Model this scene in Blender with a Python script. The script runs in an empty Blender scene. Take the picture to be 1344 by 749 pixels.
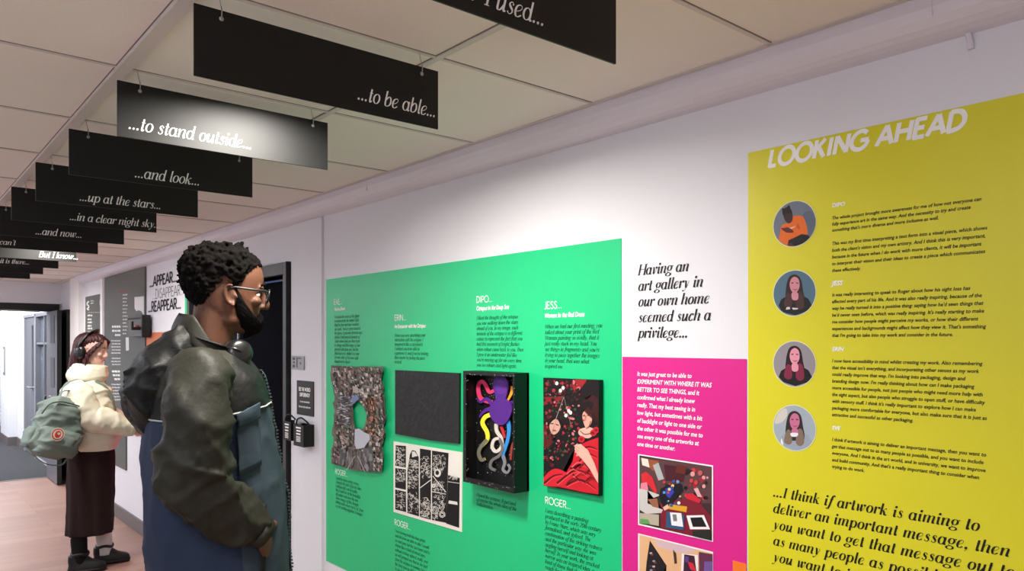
import bpy, bmesh, math, random
from mathutils import Vector, Matrix, noise
random.seed(7)
C = bpy.context.scene.collection
SC = bpy.context.scene

# ------------------------------------------------------------------ camera
F = 989.0; CX = 672.0; HV = 450.0; EYE = 1.64
YAW = math.atan2(837.0, F)
cam = bpy.data.cameras.new('camera'); cam.sensor_width = 36.0; cam.lens = F/1344*36
cam.shift_y = (HV-374.5)/1344; cam.clip_start = .05
cob = bpy.data.objects.new('camera', cam); C.objects.link(cob)
cob.location = (0, 0, EYE); cob.rotation_euler = (math.pi/2, 0, -YAW)
SC.camera = cob

# ------------------------------------------------------------------ world, lamps, exposure
SC.view_settings.view_transform = 'Standard'; SC.view_settings.look = 'None'
SC.view_settings.exposure = 0.1; SC.view_settings.gamma = 1.0; SC.view_settings.use_curve_mapping = False
w = bpy.data.worlds.new('world'); SC.world = w; w.use_nodes = True
w.node_tree.nodes['Background'].inputs[0].default_value = (.9, .92, 1, 1)
w.node_tree.nodes['Background'].inputs[1].default_value = .25
def area(name, loc, rot, size, power, col, size_y=None, shape='RECTANGLE', spread=math.pi):
    l = bpy.data.lights.new(name, 'AREA'); l.energy = power; l.color = col; l.shape = shape
    l.size = size; l.spread = spread
    if shape == 'RECTANGLE': l.size_y = size_y or size
    o = bpy.data.objects.new(name, l); C.objects.link(o); o.location = loc; o.rotation_euler = rot
    return o
for yy, pw in ((-1.2, 20), (1.0, 23), (3.4, 11), (5.8, 34), (8.2, 44)):     # unseen fill lamps, added along the far side to wash the wall evenly
    area('unseen_wash_light', (-.42, yy, 2.352), (0, 0, 0), .55, pw, (.88, .93, 1.0))
for yy in (12.0, 14.6):                                                      # the bright lobby beyond the doors
    area('lobby_light', (.5, yy, 2.6), (0, 0, 0), 1.6, 115, (.95, .97, 1.0))
DOWN = ((.88, 1.87, 29.0), (.88, 5.44, 20.0), (.88, 8.98, 14.0))
for xx, yy, pw in DOWN:
    area('downlight_lamp', (xx, yy, 2.356), (0, 0, 0), .28, pw, (1.0, .95, .86), shape='DISK', spread=math.radians(166))

# ------------------------------------------------------------------ projection of the photograph on the planes of the place
sy, cy = math.sin(YAW), math.cos(YAW)
W = 1.754; CEIL = 2.367
def ray(u, v):
    d = (u-CX)/F
    return Vector((sy+cy*d, cy-sy*d, (HV-v)/F))
def wp(u, v, x=W):                      # pixel -> (along, z) on the right-hand wall, along = -y grows to the right
    r = ray(u, v); s = x/r.x
    return (-r.y*s, EYE+r.z*s)
def sp(u, v, Y):                        # pixel -> (x, z) on a plane across the corridor
    r = ray(u, v); s = Y/r.y
    return (r.x*s, EYE+r.z*s)

# ------------------------------------------------------------------ materials
def lin(c):
    return tuple(((x/255)/12.92 if x/255 <= .04045 else ((x/255+.055)/1.055)**2.4) for x in c[:3])
MATS = {}
def mat(name, col, rough=.6, spec=.5, metal=0, bump=0, bscale=40, vary=0, vscale=8, emit=None, stretch=None, coat=0, trans=0, sheen=0):
    if name in MATS: return MATS[name]
    m = bpy.data.materials.new(name); m.use_nodes = True; nt = m.node_tree; b = nt.nodes['Principled BSDF']
    c = lin(col)+(1,)
    b.inputs['Base Color'].default_value = c; b.inputs['Roughness'].default_value = rough
    b.inputs['Specular IOR Level'].default_value = spec; b.inputs['Metallic'].default_value = metal
    b.inputs['Coat Weight'].default_value = coat; b.inputs['Transmission Weight'].default_value = trans
    b.inputs['Sheen Weight'].default_value = sheen
    if emit: b.inputs['Emission Color'].default_value = c; b.inputs['Emission Strength'].default_value = emit
    if bump or vary:
        tc = nt.nodes.new('ShaderNodeTexCoord'); mp = nt.nodes.new('ShaderNodeMapping')
        if stretch: mp.inputs['Scale'].default_value = stretch
        nt.links.new(tc.outputs['Object'], mp.inputs[0])
    if vary:
        n = nt.nodes.new('ShaderNodeTexNoise'); n.inputs['Scale'].default_value = vscale; n.inputs['Detail'].default_value = 5
        nt.links.new(mp.outputs[0], n.inputs['Vector'])
        mr = nt.nodes.new('ShaderNodeMapRange'); mr.inputs[3].default_value = 1-vary; mr.inputs[4].default_value = 1+vary
        mx = nt.nodes.new('ShaderNodeVectorMath'); mx.operation = 'SCALE'; mx.inputs[0].default_value = c[:3]
        nt.links.new(n.outputs[0], mr.inputs[0]); nt.links.new(mr.outputs[0], mx.inputs['Scale'])
        nt.links.new(mx.outputs[0], b.inputs['Base Color'])
    if bump:
        n = nt.nodes.new('ShaderNodeTexNoise'); n.inputs['Scale'].default_value = bscale; n.inputs['Detail'].default_value = 4
        nt.links.new(mp.outputs[0], n.inputs['Vector'])
        bp = nt.nodes.new('ShaderNodeBump'); bp.inputs['Strength'].default_value = bump; bp.inputs['Distance'].default_value = .01
        nt.links.new(n.outputs[0], bp.inputs['Height']); nt.links.new(bp.outputs[0], b.inputs['Normal'])
    MATS[name] = m
    return m
def ink(col, rough=.6):
    return mat('ink_%d_%d_%d' % tuple(col), col, rough, .3)
WHITE = mat('wall_paint', (226, 226, 232), .75, .3, bump=.03, bscale=60)
TRUNK = mat('trunk_paint', (222, 218, 226), .45, .4)
TILE = mat('ceiling_tile', (234, 225, 218), .9, .2, bump=.12, bscale=220, vary=.03, vscale=3)
TEE = mat('tee_paint', (205, 196, 192), .5, .4)
PVC = mat('white_trim', (238, 236, 236), .5, .4)
SKIRT = mat('baseboard_paint', (104, 96, 96), .5, .4)
BLK = mat('black_gloss_board', (2, 2, 3), .5, .42, vary=.1, vscale=30, bump=.03, bscale=9)
INKW = ink((245, 244, 242)); INKK = ink((14, 18, 16))
DFRAME = mat('door_frame_paint', (62, 62, 64), .45, .5)
DBLACK = mat('black_paint', (10, 10, 11), .45, .5)
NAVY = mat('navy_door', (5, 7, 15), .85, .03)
STEEL = mat('brushed_steel', (165, 165, 168), .35, .5, metal=.8)
GREYM = mat('door_grey', (112, 113, 122), .45, .5)

# ------------------------------------------------------------------ object helpers
def world_origin(o):
    v = Vector((0, 0, 0))
    while o is not None: v += o.location; o = o.parent
    return v
def obj(name, bm, mats, parent=None, local=False, smooth=False, bevel=0):
    me = bpy.data.meshes.new(name)
    if isinstance(bm, bpy.types.Mesh): me = bm
    else:
        bm.normal_update(); bm.to_mesh(me); bm.free()
    if len(me.materials): me.materials.clear()
    for m in (mats if isinstance(mats, (list, tuple)) else [mats]): me.materials.append(m)
    o = bpy.data.objects.new(name, me); C.objects.link(o)
    if parent is not None:
        o.parent = parent
        if not local: me.transform(Matrix.Translation(-world_origin(parent)))
    if smooth: me.polygons.foreach_set('use_smooth', [True]*len(me.polygons))
    if bevel:
        bv = o.modifiers.new('bevel', 'BEVEL'); bv.width = bevel; bv.segments = 2; bv.limit_method = 'ANGLE'
    return o
def thing(name, label, cat, loc=(0, 0, 0), rz=0, group=None):
    o = bpy.data.objects.new(name, None); C.objects.link(o); o.empty_display_size = .1
    o.location = loc; o.rotation_euler = (0, 0, rz); o['label'] = label; o['category'] = cat
    if group: o['group'] = group
    return o
def tag(o, label, cat, group=None):
    o['label'] = label; o['category'] = cat
    if group: o['group'] = group
    return o
def struct(name, bm, m, parent=None, **k):
    o = obj(name, bm, m, parent, **k); o['kind'] = 'structure'; return o
def box(bm, a, b, mi=0):
    x0, x1 = sorted((a[0], b[0])); y0, y1 = sorted((a[1], b[1])); z0, z1 = sorted((a[2], b[2]))
    v = [bm.verts.new(p) for p in ((x0,y0,z0),(x1,y0,z0),(x1,y1,z0),(x0,y1,z0),(x0,y0,z1),(x1,y0,z1),(x1,y1,z1),(x0,y1,z1))]
    for f in ((3,2,1,0),(4,5,6,7),(0,1,5,4),(1,2,6,5),(2,3,7,6),(3,0,4,7)):
        bm.faces.new([v[i] for i in f]).material_index = mi
    return v
def bx(*pairs):
    bm = bmesh.new()
    for p in pairs: box(bm, *p)
    return bm
def tube(bm, pts, rad, n=8, mi=0, caps=True, flat=None):
    pts = [Vector(p) for p in pts]
    rad = rad if isinstance(rad, (list, tuple)) else [rad]*len(pts)
    rings = []; up = Vector((0, 0, 1)); prev = None
    for i, p in enumerate(pts):
        t = (pts[min(i+1, len(pts)-1)]-pts[max(i-1, 0)]).normalized()
        if prev is None:
            a = t.cross(up)
            if a.length < .05: a = t.cross(Vector((1, 0, 0)))
        else: a = prev-t*prev.dot(t)
        a.normalize(); prev = a.copy(); b = t.cross(a)
        r = rad[i]; ra, rb = (r if isinstance(r, (tuple, list)) else (r, r))
        rings.append([bm.verts.new(p+a*ra*math.cos(2*math.pi*k/n)+b*rb*math.sin(2*math.pi*k/n)) for k in range(n)])
    for i in range(len(rings)-1):
        for k in range(n):
            bm.faces.new((rings[i][k], rings[i][(k+1) % n], rings[i+1][(k+1) % n], rings[i+1][k])).material_index = mi
    if caps:
        bm.faces.new(rings[0][::-1]).material_index = mi; bm.faces.new(rings[-1]).material_index = mi
def ball(bm, c, r, seg=12, mi=0, rot=None):
    r = r if isinstance(r, (tuple, list)) else (r, r, r)
    M = Matrix.Translation(Vector(c)) @ (rot.to_4x4() if rot else Matrix()) @ Matrix.Diagonal((r[0], r[1], r[2], 1))
    g = bmesh.ops.create_uvsphere(bm, u_segments=seg, v_segments=max(6, seg*2//3), radius=1, matrix=M)
    for v in g['verts']:
        for f in v.link_faces: f.material_index = mi
def cr(pts, n=6, closed=False):         # Catmull-Rom
    P = [tuple(p) for p in pts]; out = []
    m = len(P); rng = m if closed else m-1
    for i in range(rng):
        p0 = P[(i-1) % m] if (closed or i > 0) else P[0]; p1 = P[i]; p2 = P[(i+1) % m]
        p3 = P[(i+2) % m] if (closed or i+2 < m) else P[-1]
        for k in range(n):
            t = k/n
            out.append(tuple(.5*(2*b+(c-a)*t+(2*a-5*b+4*c-d)*t*t+(3*b-a-3*c+d)*t**3) for a, b, c, d in zip(p0, p1, p2, p3)))
    if not closed: out.append(P[-1])
    return out
def evaluate(o):
    bpy.context.view_layer.update()
    me = bpy.data.meshes.new_from_object(o.evaluated_get(bpy.context.evaluated_depsgraph_get()))
    bpy.data.objects.remove(o)
    return me
def fuse(bm, voxel=.006, smooth=4):
    me = bpy.data.meshes.new('tmp'); bm.to_mesh(me); bm.free()
    o = bpy.data.objects.new('tmp', me); C.objects.link(o)
    r = o.modifiers.new('r', 'REMESH'); r.mode = 'VOXEL'; r.voxel_size = voxel
    s = o.modifiers.new('s', 'SMOOTH'); s.factor = .5; s.iterations = smooth
    return evaluate(o)

# ------------------------------------------------------------------ lettering: strokes drawn with a broad or an even pen
def E(cx, cy_, rx, ry): return ('o', (cx, cy_, rx, ry), None)
def S(*p): return ('c', p, None)
def H(*p): return ('c', p, 'h')
def P(*p): return ('p', p, None)
def PH(*p): return ('p', p, 'h')
def D(x, y, r=.055): return ('d', (x, y, r), None)
exitl = lambda x: [P((x, .45), (x, .12)), S((x, .13), (x+.005, .05), (x+.04, .005), (x+.085, .06))]
LOW = {
 'a': (.48, [E(.2,.225,.16,.225), *exitl(.36)]),
 'b': (.45, [P((.06,.72),(.06,.2)), S((.06,.2),(.09,.04),(.2,0),(.33,.08),(.37,.25),(.3,.43),(.2,.44),(.07,.28))]),
 'c': (.38, [S((.3,.38),(.25,.445),(.15,.42),(.05,.22),(.09,.05),(.2,.0),(.33,.09)), D(.3,.37,.045)]),
 'd': (.48, [E(.2,.225,.16,.225), P((.36,.72),(.36,.12)), S((.36,.13),(.365,.05),(.4,.005),(.445,.06))]),
 'e': (.39, [H((.06,.18),(.22,.23),(.32,.33),(.3,.42),(.22,.45)), S((.22,.45),(.1,.38),(.05,.2),(.1,.03),(.2,0),(.34,.09))]),
 'f': (.28, [S((.34,.66),(.28,.71),(.2,.62),(.15,.3),(.1,-.05),(.04,-.2),(-.06,-.17)), PH((.04,.43),(.3,.43)), D(.33,.66,.04), D(-.05,-.17,.04)]),
 'g': (.44, [E(.2,.29,.145,.16), H((.32,.4),(.38,.44),(.43,.43)), D(.42,.42,.035), H((.12,.15),(.07,.08),(.12,.03),(.28,0)), E(.18,-.1,.18,.1)]),
 'h': (.47, [P((.07,.72),(.07,0)), H((.07,.2),(.16,.38),(.25,.45),(.31,.44)), S((.29,.45),(.36,.4),(.35,.2),(.345,.06),(.38,.005),(.43,.06))]),
 'i': (.22, [*exitl(.09), D(.1,.62), H((0,.36),(.04,.43),(.09,.45))]),
 'j': (.22, [S((.11,.45),(.1,.1),(.06,-.15),(-.02,-.22),(-.08,-.17)), D(.12,.62)]),
 'k': (.45, [P((.07,.72),(.07,0)), H((.07,.2),(.2,.32),(.33,.42)), D(.33,.41,.04), S((.16,.28),(.24,.18),(.28,.05),(.34,0),(.41,.06))]),
 'l': (.21, [P((.09,.72),(.09,.12)), S((.09,.13),(.095,.05),(.13,.005),(.175,.06))]),
 'm': (.72, [P((.08,.45),(.08,0)), H((.08,.2),(.16,.38),(.24,.45),(.29,.44)), S((.27,.45),(.34,.4),(.33,.2),(.33,0)), H((.33,.2),(.41,.38),(.49,.45),(.54,.44)), S((.52,.45),(.6,.4),(.59,.2),(.585,.06),(.62,.005),(.67,.06))]),
 'n': (.48, [P((.08,.45),(.08,0)), H((0,.36),(.04,.43),(.09,.45)), H((.08,.2),(.17,.38),(.25,.45),(.31,.44)), S((.29,.45),(.36,.4),(.35,.2),(.345,.06),(.38,.005),(.43,.06))]),
 'o': (.43, [E(.21,.225,.16,.225)]),
 'p': (.47, [P((.09,.45),(.09,-.22)), PH((0,-.215),(.18,-.215)), H((0,.36),(.04,.43),(.09,.45)), E(.25,.225,.16,.225)]),
 'q': (.46, [E(.2,.225,.16,.225), P((.36,.45),(.36,-.22))]),
 'r': (.34, [P((.08,.45),(.08,0)), H((0,.36),(.04,.43),(.09,.45)), H((.08,.2),(.16,.38),(.25,.45),(.31,.42)), D(.29,.4,.05)]),
 's': (.34, [('c', ((.27,.37),(.21,.445),(.13,.42),(.1,.34),(.17,.25),(.25,.17),(.25,.06),(.16,0),(.07,.04)), 's'), D(.26,.37,.035), D(.07,.06,.035)]),
 't': (.26, [P((.11,.62),(.11,.12)), S((.11,.13),(.115,.05),(.15,.005),(.22,.08)), PH((.02,.435),(.22,.435))]),
 'u': (.49, [P((.09,.45),(.09,.15)), S((.09,.16),(.1,.04),(.16,0),(.25,.06),(.36,.25)), *exitl(.36), H((0,.36),(.04,.43),(.09,.45))]),
 'v': (.4, [S((.03,.43),(.08,.43),(.12,.3),(.14,.08),(.17,0)), H((.17,0),(.28,.16),(.33,.32),(.31,.42)), D(.31,.4,.05)]),
 'w': (.62, [S((.03,.43),(.08,.43),(.12,.3),(.13,.08),(.17,0)), H((.17,0),(.26,.15),(.31,.3),(.33,.45)), S((.33,.45),(.34,.2),(.35,.07),(.39,0)), H((.39,0),(.5,.16),(.55,.32),(.53,.42)), D(.53,.4,.05)]),
 'x': (.42, [S((.04,.4),(.12,.44),(.2,.22),(.28,0),(.38,.06)), H((.04,.03),(.1,.02),(.3,.42),(.38,.4))]),
 'y': (.42, [S((.03,.43),(.09,.43),(.14,.3),(.18,.1),(.2,0)), H((.33,.44),(.32,.25),(.2,-.02),(.1,-.18),(.02,-.2)), D(.02,-.18,.045)]),
 'z': (.38, [H((.06,.42),(.33,.42)), S((.33,.42),(.06,.02)), H((.06,.02),(.34,.02))]),
}
CAP = {
 'A': (.62, [PH((.02,0),(.3,.7)), P((.3,.7),(.58,0)), PH((.12,.23),(.47,.23))]),
 'B': (.5, [P((.07,.7),(.07,0)), PH((.03,.69),(.22,.69)), PH((.05,.37),(.25,.37)), PH((.03,.01),(.25,.01)), S((.2,.69),(.34,.66),(.38,.53),(.33,.4),(.22,.37)), S((.24,.37),(.38,.33),(.43,.19),(.37,.05),(.22,.01))]),
 'C': (.65, [S((.58,.57),(.48,.66),(.37,.69),(.2,.64),(.06,.46),(.05,.25),(.18,.07),(.36,.01),(.5,.05),(.59,.14))]),
 'D': (.6, [P((.07,.7),(.07,0)), PH((.04,.68),(.22,.68)), PH((.04,.02),(.22,.02)), S((.18,.68),(.38,.63),(.52,.46),(.53,.25),(.4,.08),(.18,.02))]),
 'E': (.46, [P((.07,.7),(.07,0)), PH((.03,.67),(.4,.67)), PH((.05,.36),(.36,.36)), PH((.03,.03),(.41,.03))]),
 'F': (.44, [P((.07,.7),(.07,0)), PH((.03,.67),(.39,.67)), PH((.05,.36),(.35,.36))]),
 'G': (.72, [S((.6,.58),(.5,.66),(.38,.69),(.2,.64),(.06,.46),(.05,.25),(.18,.07),(.38,.01),(.55,.07),(.65,.2),(.66,.32)), PH((.38,.34),(.69,.34))]),
 'H': (.62, [P((.08,.7),(.08,0)), P((.53,.7),(.53,0)), PH((.08,.37),(.53,.37)), ('s', ((.08,.69),(.53,.69),(.08,.01),(.53,.01)), None)]),
 'I': (.24, [P((.12,.7),(.12,0)), ('s', ((.12,.69),(.12,.01)), None)]),
 'J': (.3, [S((.21,.7),(.21,.3),(.2,.08),(.12,.0),(.02,.05))]),
 'K': (.54, [P((.08,.7),(.08,0)), PH((.1,.33),(.44,.7)), P((.2,.42),(.48,0))]),
 'L': (.4, [P((.07,.7),(.07,0)), PH((.04,.035),(.37,.035))]),
 'M': (.76, [PH((.06,0),(.15,.7)), P((.15,.7),(.38,.08)), PH((.38,.08),(.61,.7)), P((.61,.7),(.7,0))]),
 'N': (.64, [PH((.08,.0),(.08,.7)), P((.08,.68),(.55,.02)), PH((.55,0),(.55,.7))]),
 'O': (.74, [E(.37,.35,.32,.345)]),
 'P': (.47, [P((.07,.7),(.07,0)), PH((.03,.67),(.22,.67)), PH((.04,.31),(.22,.31)), S((.18,.67),(.34,.65),(.41,.5),(.36,.34),(.18,.31))]),
 'Q': (.74, [E(.37,.35,.32,.345), P((.42,.2),(.66,-.04))]),
 'R': (.5, [P((.07,.7),(.07,0)), PH((.03,.67),(.22,.67)), PH((.04,.34),(.22,.34)), S((.18,.67),(.34,.65),(.4,.51),(.36,.37),(.18,.34)), P((.22,.34),(.43,0))]),
 'S': (.46, [('c', ((.37,.59),(.3,.67),(.2,.68),(.1,.6),(.11,.48),(.24,.38),(.37,.28),(.38,.12),(.26,.02),(.14,.04),(.05,.15)), 's')]),
 'T': (.46, [P((.23,.7),(.23,0)), PH((.02,.67),(.44,.67))]),
 'U': (.58, [S((.08,.7),(.08,.3),(.1,.1),(.28,.01),(.46,.1),(.49,.3),(.49,.7))]),
 'V': (.56, [P((.03,.7),(.28,.02)), PH((.28,.02),(.53,.7))]),
 'W': (.86, [P((.03,.7),(.23,.02)), PH((.23,.02),(.43,.66)), P((.43,.66),(.63,.02)), PH((.63,.02),(.83,.7))]),
 'Y': (.52, [P((.03,.7),(.26,.33)), PH((.49,.7),(.26,.33)), P((.26,.35),(.26,0))]),
 '2': (.44, [S((.06,.54),(.12,.66),(.22,.69),(.34,.62),(.34,.46),(.2,.22),(.05,.03)), PH((.04,.03),(.39,.03))]),
 '0': (.46, [E(.23,.35,.17,.345)]),
 '.': (.2, [D(.09,.045,.05)]), ',': (.2, [D(.09,.045,.05), H((.13,.04),(.12,-.05),(.05,-.12))]),
 "'": (.16, [D(.09,.66,.045), H((.13,.66),(.12,.58),(.06,.52))]), ' ': (.24, []), ':': (.2, [D(.09,.05,.05), D(.09,.38,.05)]), '-': (.3, [PH((.04,.25),(.26,.25))]),
}
GL = dict(LOW); GL.update(CAP)
def style(stem=.09, hair=.02, shear=.25, mono=False, track=0, xs=1, res=5): return dict(stem=stem, hair=hair, shear=shear, mono=mono, track=track, xs=xs, res=res)
def text_width(t, st): return sum((GL.get(c, GL['o'])[0]+st['track'])*st['xs'] for c in t)-st['track']*st['xs']
def text2d(t, st):
    """2-D quads of a line of lettering at em size 1, baseline at 0"""
    V = []; Fs = []; x = 0
    sh = st['shear']; res = st['res']; lay = [0]
    def strip(pts, mode, closed=False, x0=0):
        xs = st['xs']; pts = [(p[0]*xs, p[1]) for p in pts]
        n = len(pts); base = len(V); lay[0] = (lay[0]+1) % 7
        for i in range(n):
            if closed: a, b = pts[(i-1) % n], pts[(i+1) % n]
            else: a, b = pts[max(i-1, 0)], pts[min(i+1, n-1)]
            dx, dy = b[0]-a[0], b[1]-a[1]; L = math.hypot(dx, dy) or 1e-6
            if st['mono']: wd = st['stem']
            elif mode == 'h': wd = st['hair']
            elif mode == 's': wd = st['hair']+(st['stem']-st['hair'])*math.exp(-((i/(n-1)-.5)/.22)**2)
            else: wd = st['hair']+(st['stem']-st['hair'])*abs(dy/L)**1.6
            nx, ny = -dy/L*wd/2, dx/L*wd/2
            for s in (1, -1):
                px, py = pts[i][0]+s*nx, pts[i][1]+s*ny
                V.append((x0+px+sh*py, py, lay[0]))
        for i in range(n if closed else n-1):
            j = (i+1) % n
            Fs.append((base+2*i, base+2*i+1, base+2*j+1, base+2*j))
    for c in t:
        adv, parts = GL.get(c, GL['o'])
        for kind, p, mode in parts:
            if kind == 'o':
                m = 8+res*2
                strip([(p[0]+p[2]*math.cos(2*math.pi*k/m), p[1]+p[3]*math.sin(2*math.pi*k/m)) for k in range(m)], mode, True, x)
            elif kind == 'c': strip(cr(p, max(2, res-1)), mode, False, x)
            elif kind == 'p': strip(p, mode, False, x)
            elif kind == 's':
                if not st['mono']:
                    for q in p: strip(((q[0]-.11, q[1]), (q[0]+.11, q[1])), 'h', False, x)
            elif kind == 'd':
                r = max(p[2], st['stem']*.62) if p[2] > .045 else p[2]
                if st['mono']: r = st['stem']*.55
                base = len(V); m = 5+res; lay[0] = (lay[0]+1) % 7
                for k in range(m):
                    px, py = p[0]*st['xs']+r*math.cos(2*math.pi*k/m), p[1]+r*math.sin(2*math.pi*k/m)
                    V.append((x+px+sh*py, py, lay[0]))
                Fs.append(tuple(range(base, base+m)))
        x += (adv+st['track'])*st['xs']
    return V, Fs
def font2d(t, bold=0.0, shear=0.0, res=2):
    """the same for the built-in sans lettering"""
    cu = bpy.data.curves.new('t', 'FONT'); cu.body = t; cu.offset = bold; cu.shear = shear; cu.resolution_u = res
    o = bpy.data.objects.new('t', cu); C.objects.link(o)
    me = evaluate(o)
    V = [(v.co.x, v.co.y) for v in me.vertices]; Fs = [tuple(p.vertices) for p in me.polygons]
    bpy.data.meshes.remove(me); bpy.data.curves.remove(cu)
    return V, Fs
class Letters:
    """collects lines of lettering on one plane; to3(a, z) gives the point"""
    def __init__(s, to3, nrm=(-1, 0, 0)): s.bm = bmesh.new(); s.to3 = to3; s.nrm = Vector(nrm)*.00003
    def add(s, VF, a, z, sx, sz=None, align='l'):
        V, Fs = VF; sz = sz or sx
        wd = max((v[0] for v in V), default=0)
        off = {'l': 0, 'r': -wd*sx}[align]
        vs = [s.bm.verts.new(s.to3(a+off+v[0]*sx, z+v[1]*sz)+(s.nrm*v[2] if len(v) > 2 else s.nrm*0)) for v in V]
        for f in Fs:
            if len(set(f)) >= 3: s.bm.faces.new([vs[i] for i in f])
    def build(s, name, m, parent):
        return obj(name, s.bm, m, parent)
def wall3(off): return lambda a, z: Vector((W-off, -a, z))
# ------------------------------------------------------------------ floor, ceiling, walls
def wood_mat():
    m = bpy.data.materials.new('wood_planks'); m.use_nodes = True; nt = m.node_tree; b = nt.nodes['Principled BSDF']
    tc = nt.nodes.new('ShaderNodeTexCoord')
    br = nt.nodes.new('ShaderNodeTexBrick'); br.inputs['Scale'].default_value = 1
    br.inputs['Brick Width'].default_value = 1.2; br.inputs['Row Height'].default_value = .16
    br.inputs['Mortar Size'].default_value = .0015; br.inputs['Bias'].default_value = 0
    br.inputs['Color1'].default_value = lin((168, 131, 116))+(1,); br.inputs['Color2'].default_value = lin((153, 117, 103))+(1,)
    br.inputs['Mortar'].default_value = lin((108, 82, 72))+(1,)
    nt.links.new(tc.outputs['Object'], br.inputs['Vector'])
    mp = nt.nodes.new('ShaderNodeMapping'); mp.inputs['Scale'].default_value = (1.5, 26, 1)
    nt.links.new(tc.outputs['Object'], mp.inputs[0])
    n = nt.nodes.new('ShaderNodeTexNoise'); n.inputs['Scale'].default_value = 2; n.inputs['Detail'].default_value = 6
    nt.links.new(mp.outputs[0], n.inputs['Vector'])
    mr = nt.nodes.new('ShaderNodeMapRange'); mr.inputs[3].default_value = .8; mr.inputs[4].default_value = 1.2
    nt.links.new(n.outputs[0], mr.inputs[0])
    sc = nt.nodes.new('ShaderNodeVectorMath'); sc.operation = 'SCALE'
    nt.links.new(br.outputs[0], sc.inputs[0]); nt.links.new(mr.outputs[0], sc.inputs['Scale'])
    nt.links.new(sc.outputs[0], b.inputs['Base Color']); b.inputs['Roughness'].default_value = .42
    return m
XL = -.85; YB = -2.6; YE = 10.7; YF = 18.5; XR = 1.95
struct('floor', bx(((XL-.1, YB-.1, -.1), (XR+1.6, YE, 0))), wood_mat())
CARPET = mat('carpet', (74, 74, 77), .95, .1, bump=.5, bscale=260, vary=.12, vscale=14)
struct('floor_lobby', bx(((-2.2, YE, -.1), (XR+1.6, YF+.1, .003))), CARPET)
struct('ceiling', bx(((XL-.1, YB-.1, CEIL), (W+.1, YE, CEIL+.08))), TILE)
struct('ceiling_lobby', bx(((-2.2, YE, 2.72), (XR+1.5, YF+.1, 2.8))), mat('lobby_ceiling', (232, 230, 230), .9, .2))
# ceiling grid
bm = bmesh.new()
for xx in (-.69, -.095, 1.096): box(bm, (xx-.009, YB, CEIL-.004), (xx+.009, YE-.01, CEIL+.001))
box(bm, (.50-.016, YB, CEIL-.012), (.50+.016, YE-.01, CEIL+.001))
box(bm, (1.655, YB, CEIL-.003), (1.676, YE-.01, CEIL+.001))
struct('trim_1', bm, TEE)
bm = bmesh.new()
y0 = .992-.595*6
while y0 < YE-.1:
    if y0 > YB: box(bm, (XL, y0-.006, CEIL-.003), (1.66, y0+.006, CEIL+.001))
    y0 += .595
struct('trim_2', bm, TEE)
bm = bmesh.new()
for xx in (.500, 1.096):
    box(bm, (xx-.0185, YB, CEIL-.0012), (xx+.0185, YE-.01, CEIL+.001)) if xx == .5 else box(bm, (xx-.0125, YB, CEIL-.0012), (xx-.009, YE-.01, CEIL+.001))
y0 = .992-.595*6
while y0 < YE-.1:
    if y0 > YB: box(bm, (XL, y0-.0085, CEIL-.0010), (1.66, y0+.0068, CEIL+.001))
    y0 += .595
box(bm, (1.6755, YB, CEIL-.006), (1.681, 9.3, CEIL+.001))
struct('trim_3', bm, mat('painted_shadow_line', (128, 116, 110), .9, .1))  # grey strips beside tees and trunking, painted in for their shadow lines
# right wall with the navy doorway, lobby window and lobby door cut out
DY0, DY1, DZ = 3.996, 5.62, 2.02
LY0, LY1, LY2 = 11.25, 12.55, 13.6
bm = bmesh.new()
for a, b in (((W, YB, 0), (W+.12, DY0, 2.8)), ((W, DY0, DZ), (W+.12, DY1, 2.8)), ((W, DY1, 0), (W+.12, LY0, 2.8)),
             ((W, LY0, 2.06), (W+.12, LY2, 2.8)), ((W, LY0, 0), (W+.12, LY1, .06)), ((W, LY2, 0), (W+.12, YF, 2.8))):
    box(bm, a, b)
struct('wall_right', bm, WHITE)
struct('wall_left', bx(((XL-.1, YB, 0), (XL, YE, CEIL))), WHITE)
struct('wall_back', bx(((XL-.1, YB-.1, 0), (W+.12, YB, CEIL))), WHITE)
# end of the corridor: bulkhead above the lobby doorway
struct('wall_end', bx(((XL, YE-.06, 2.117), (W, YE+.06, 2.8)), ((XL, YE-.06, 0), (-.35, YE+.06, 2.2))), WHITE)
struct('wall_lobby', bx(((-2.3, YE, 0), (-2.2, YF, 2.8)), ((-2.2, YF, 0), (XR+.1, YF+.1, 2.8)), ((-2.2, YE, 0), (XL-.1, YE+.06, 2.8))), WHITE)
# trunking under the ceiling along the right wall
bm = bmesh.new()
prof = [(1.674, CEIL), (1.674, 2.338), (1.680, 2.318), (1.692, 2.303), (1.708, 2.2945), (1.728, 2.2895), (W, 2.287), (W, CEIL)]
ends = [[bm.verts.new((x, y, z)) for x, z in prof] for y in (YB, 9.33)]
for i in range(len(prof)):
    j = (i+1) % len(prof); bm.faces.new((ends[0][i], ends[0][j], ends[1][j], ends[1][i]))
bm.faces.new(ends[0][::-1]); bm.faces.new(ends[1])
bmesh.ops.recalc_face_normals(bm, faces=bm.faces)
for yy in (.63, 2.98, 5.2): box(bm, (1.6725, yy-.0006, 2.32), (1.68, yy+.0006, CEIL-.002))
struct('trim_4', bm, TRUNK)
bm = bmesh.new(); tube(bm, [(W-.004, -a, z) for a, z in (wp(q[0], q[1]) for q in cr([(1256, 37), (1266, 40), (1273, 48), (1276, 65)], 5))], .006, 8)
struct('trim_12', bm, TRUNK)
struct('trim_5', bx(((1.703, 9.33, 0), (W, 9.81, CEIL))), PVC)                       # boxed pillar by the lobby doors
struct('trim_6', bx(((W-.012, 3.563, 0), (W, 3.93, 2.286))), WHITE)                   # board between doorway and green panel
struct('trim_7', bx(((W-.02, 8.365, .12), (W, 8.46, 2.286))), PVC)                    # white strip beside the tall grey panel
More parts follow.
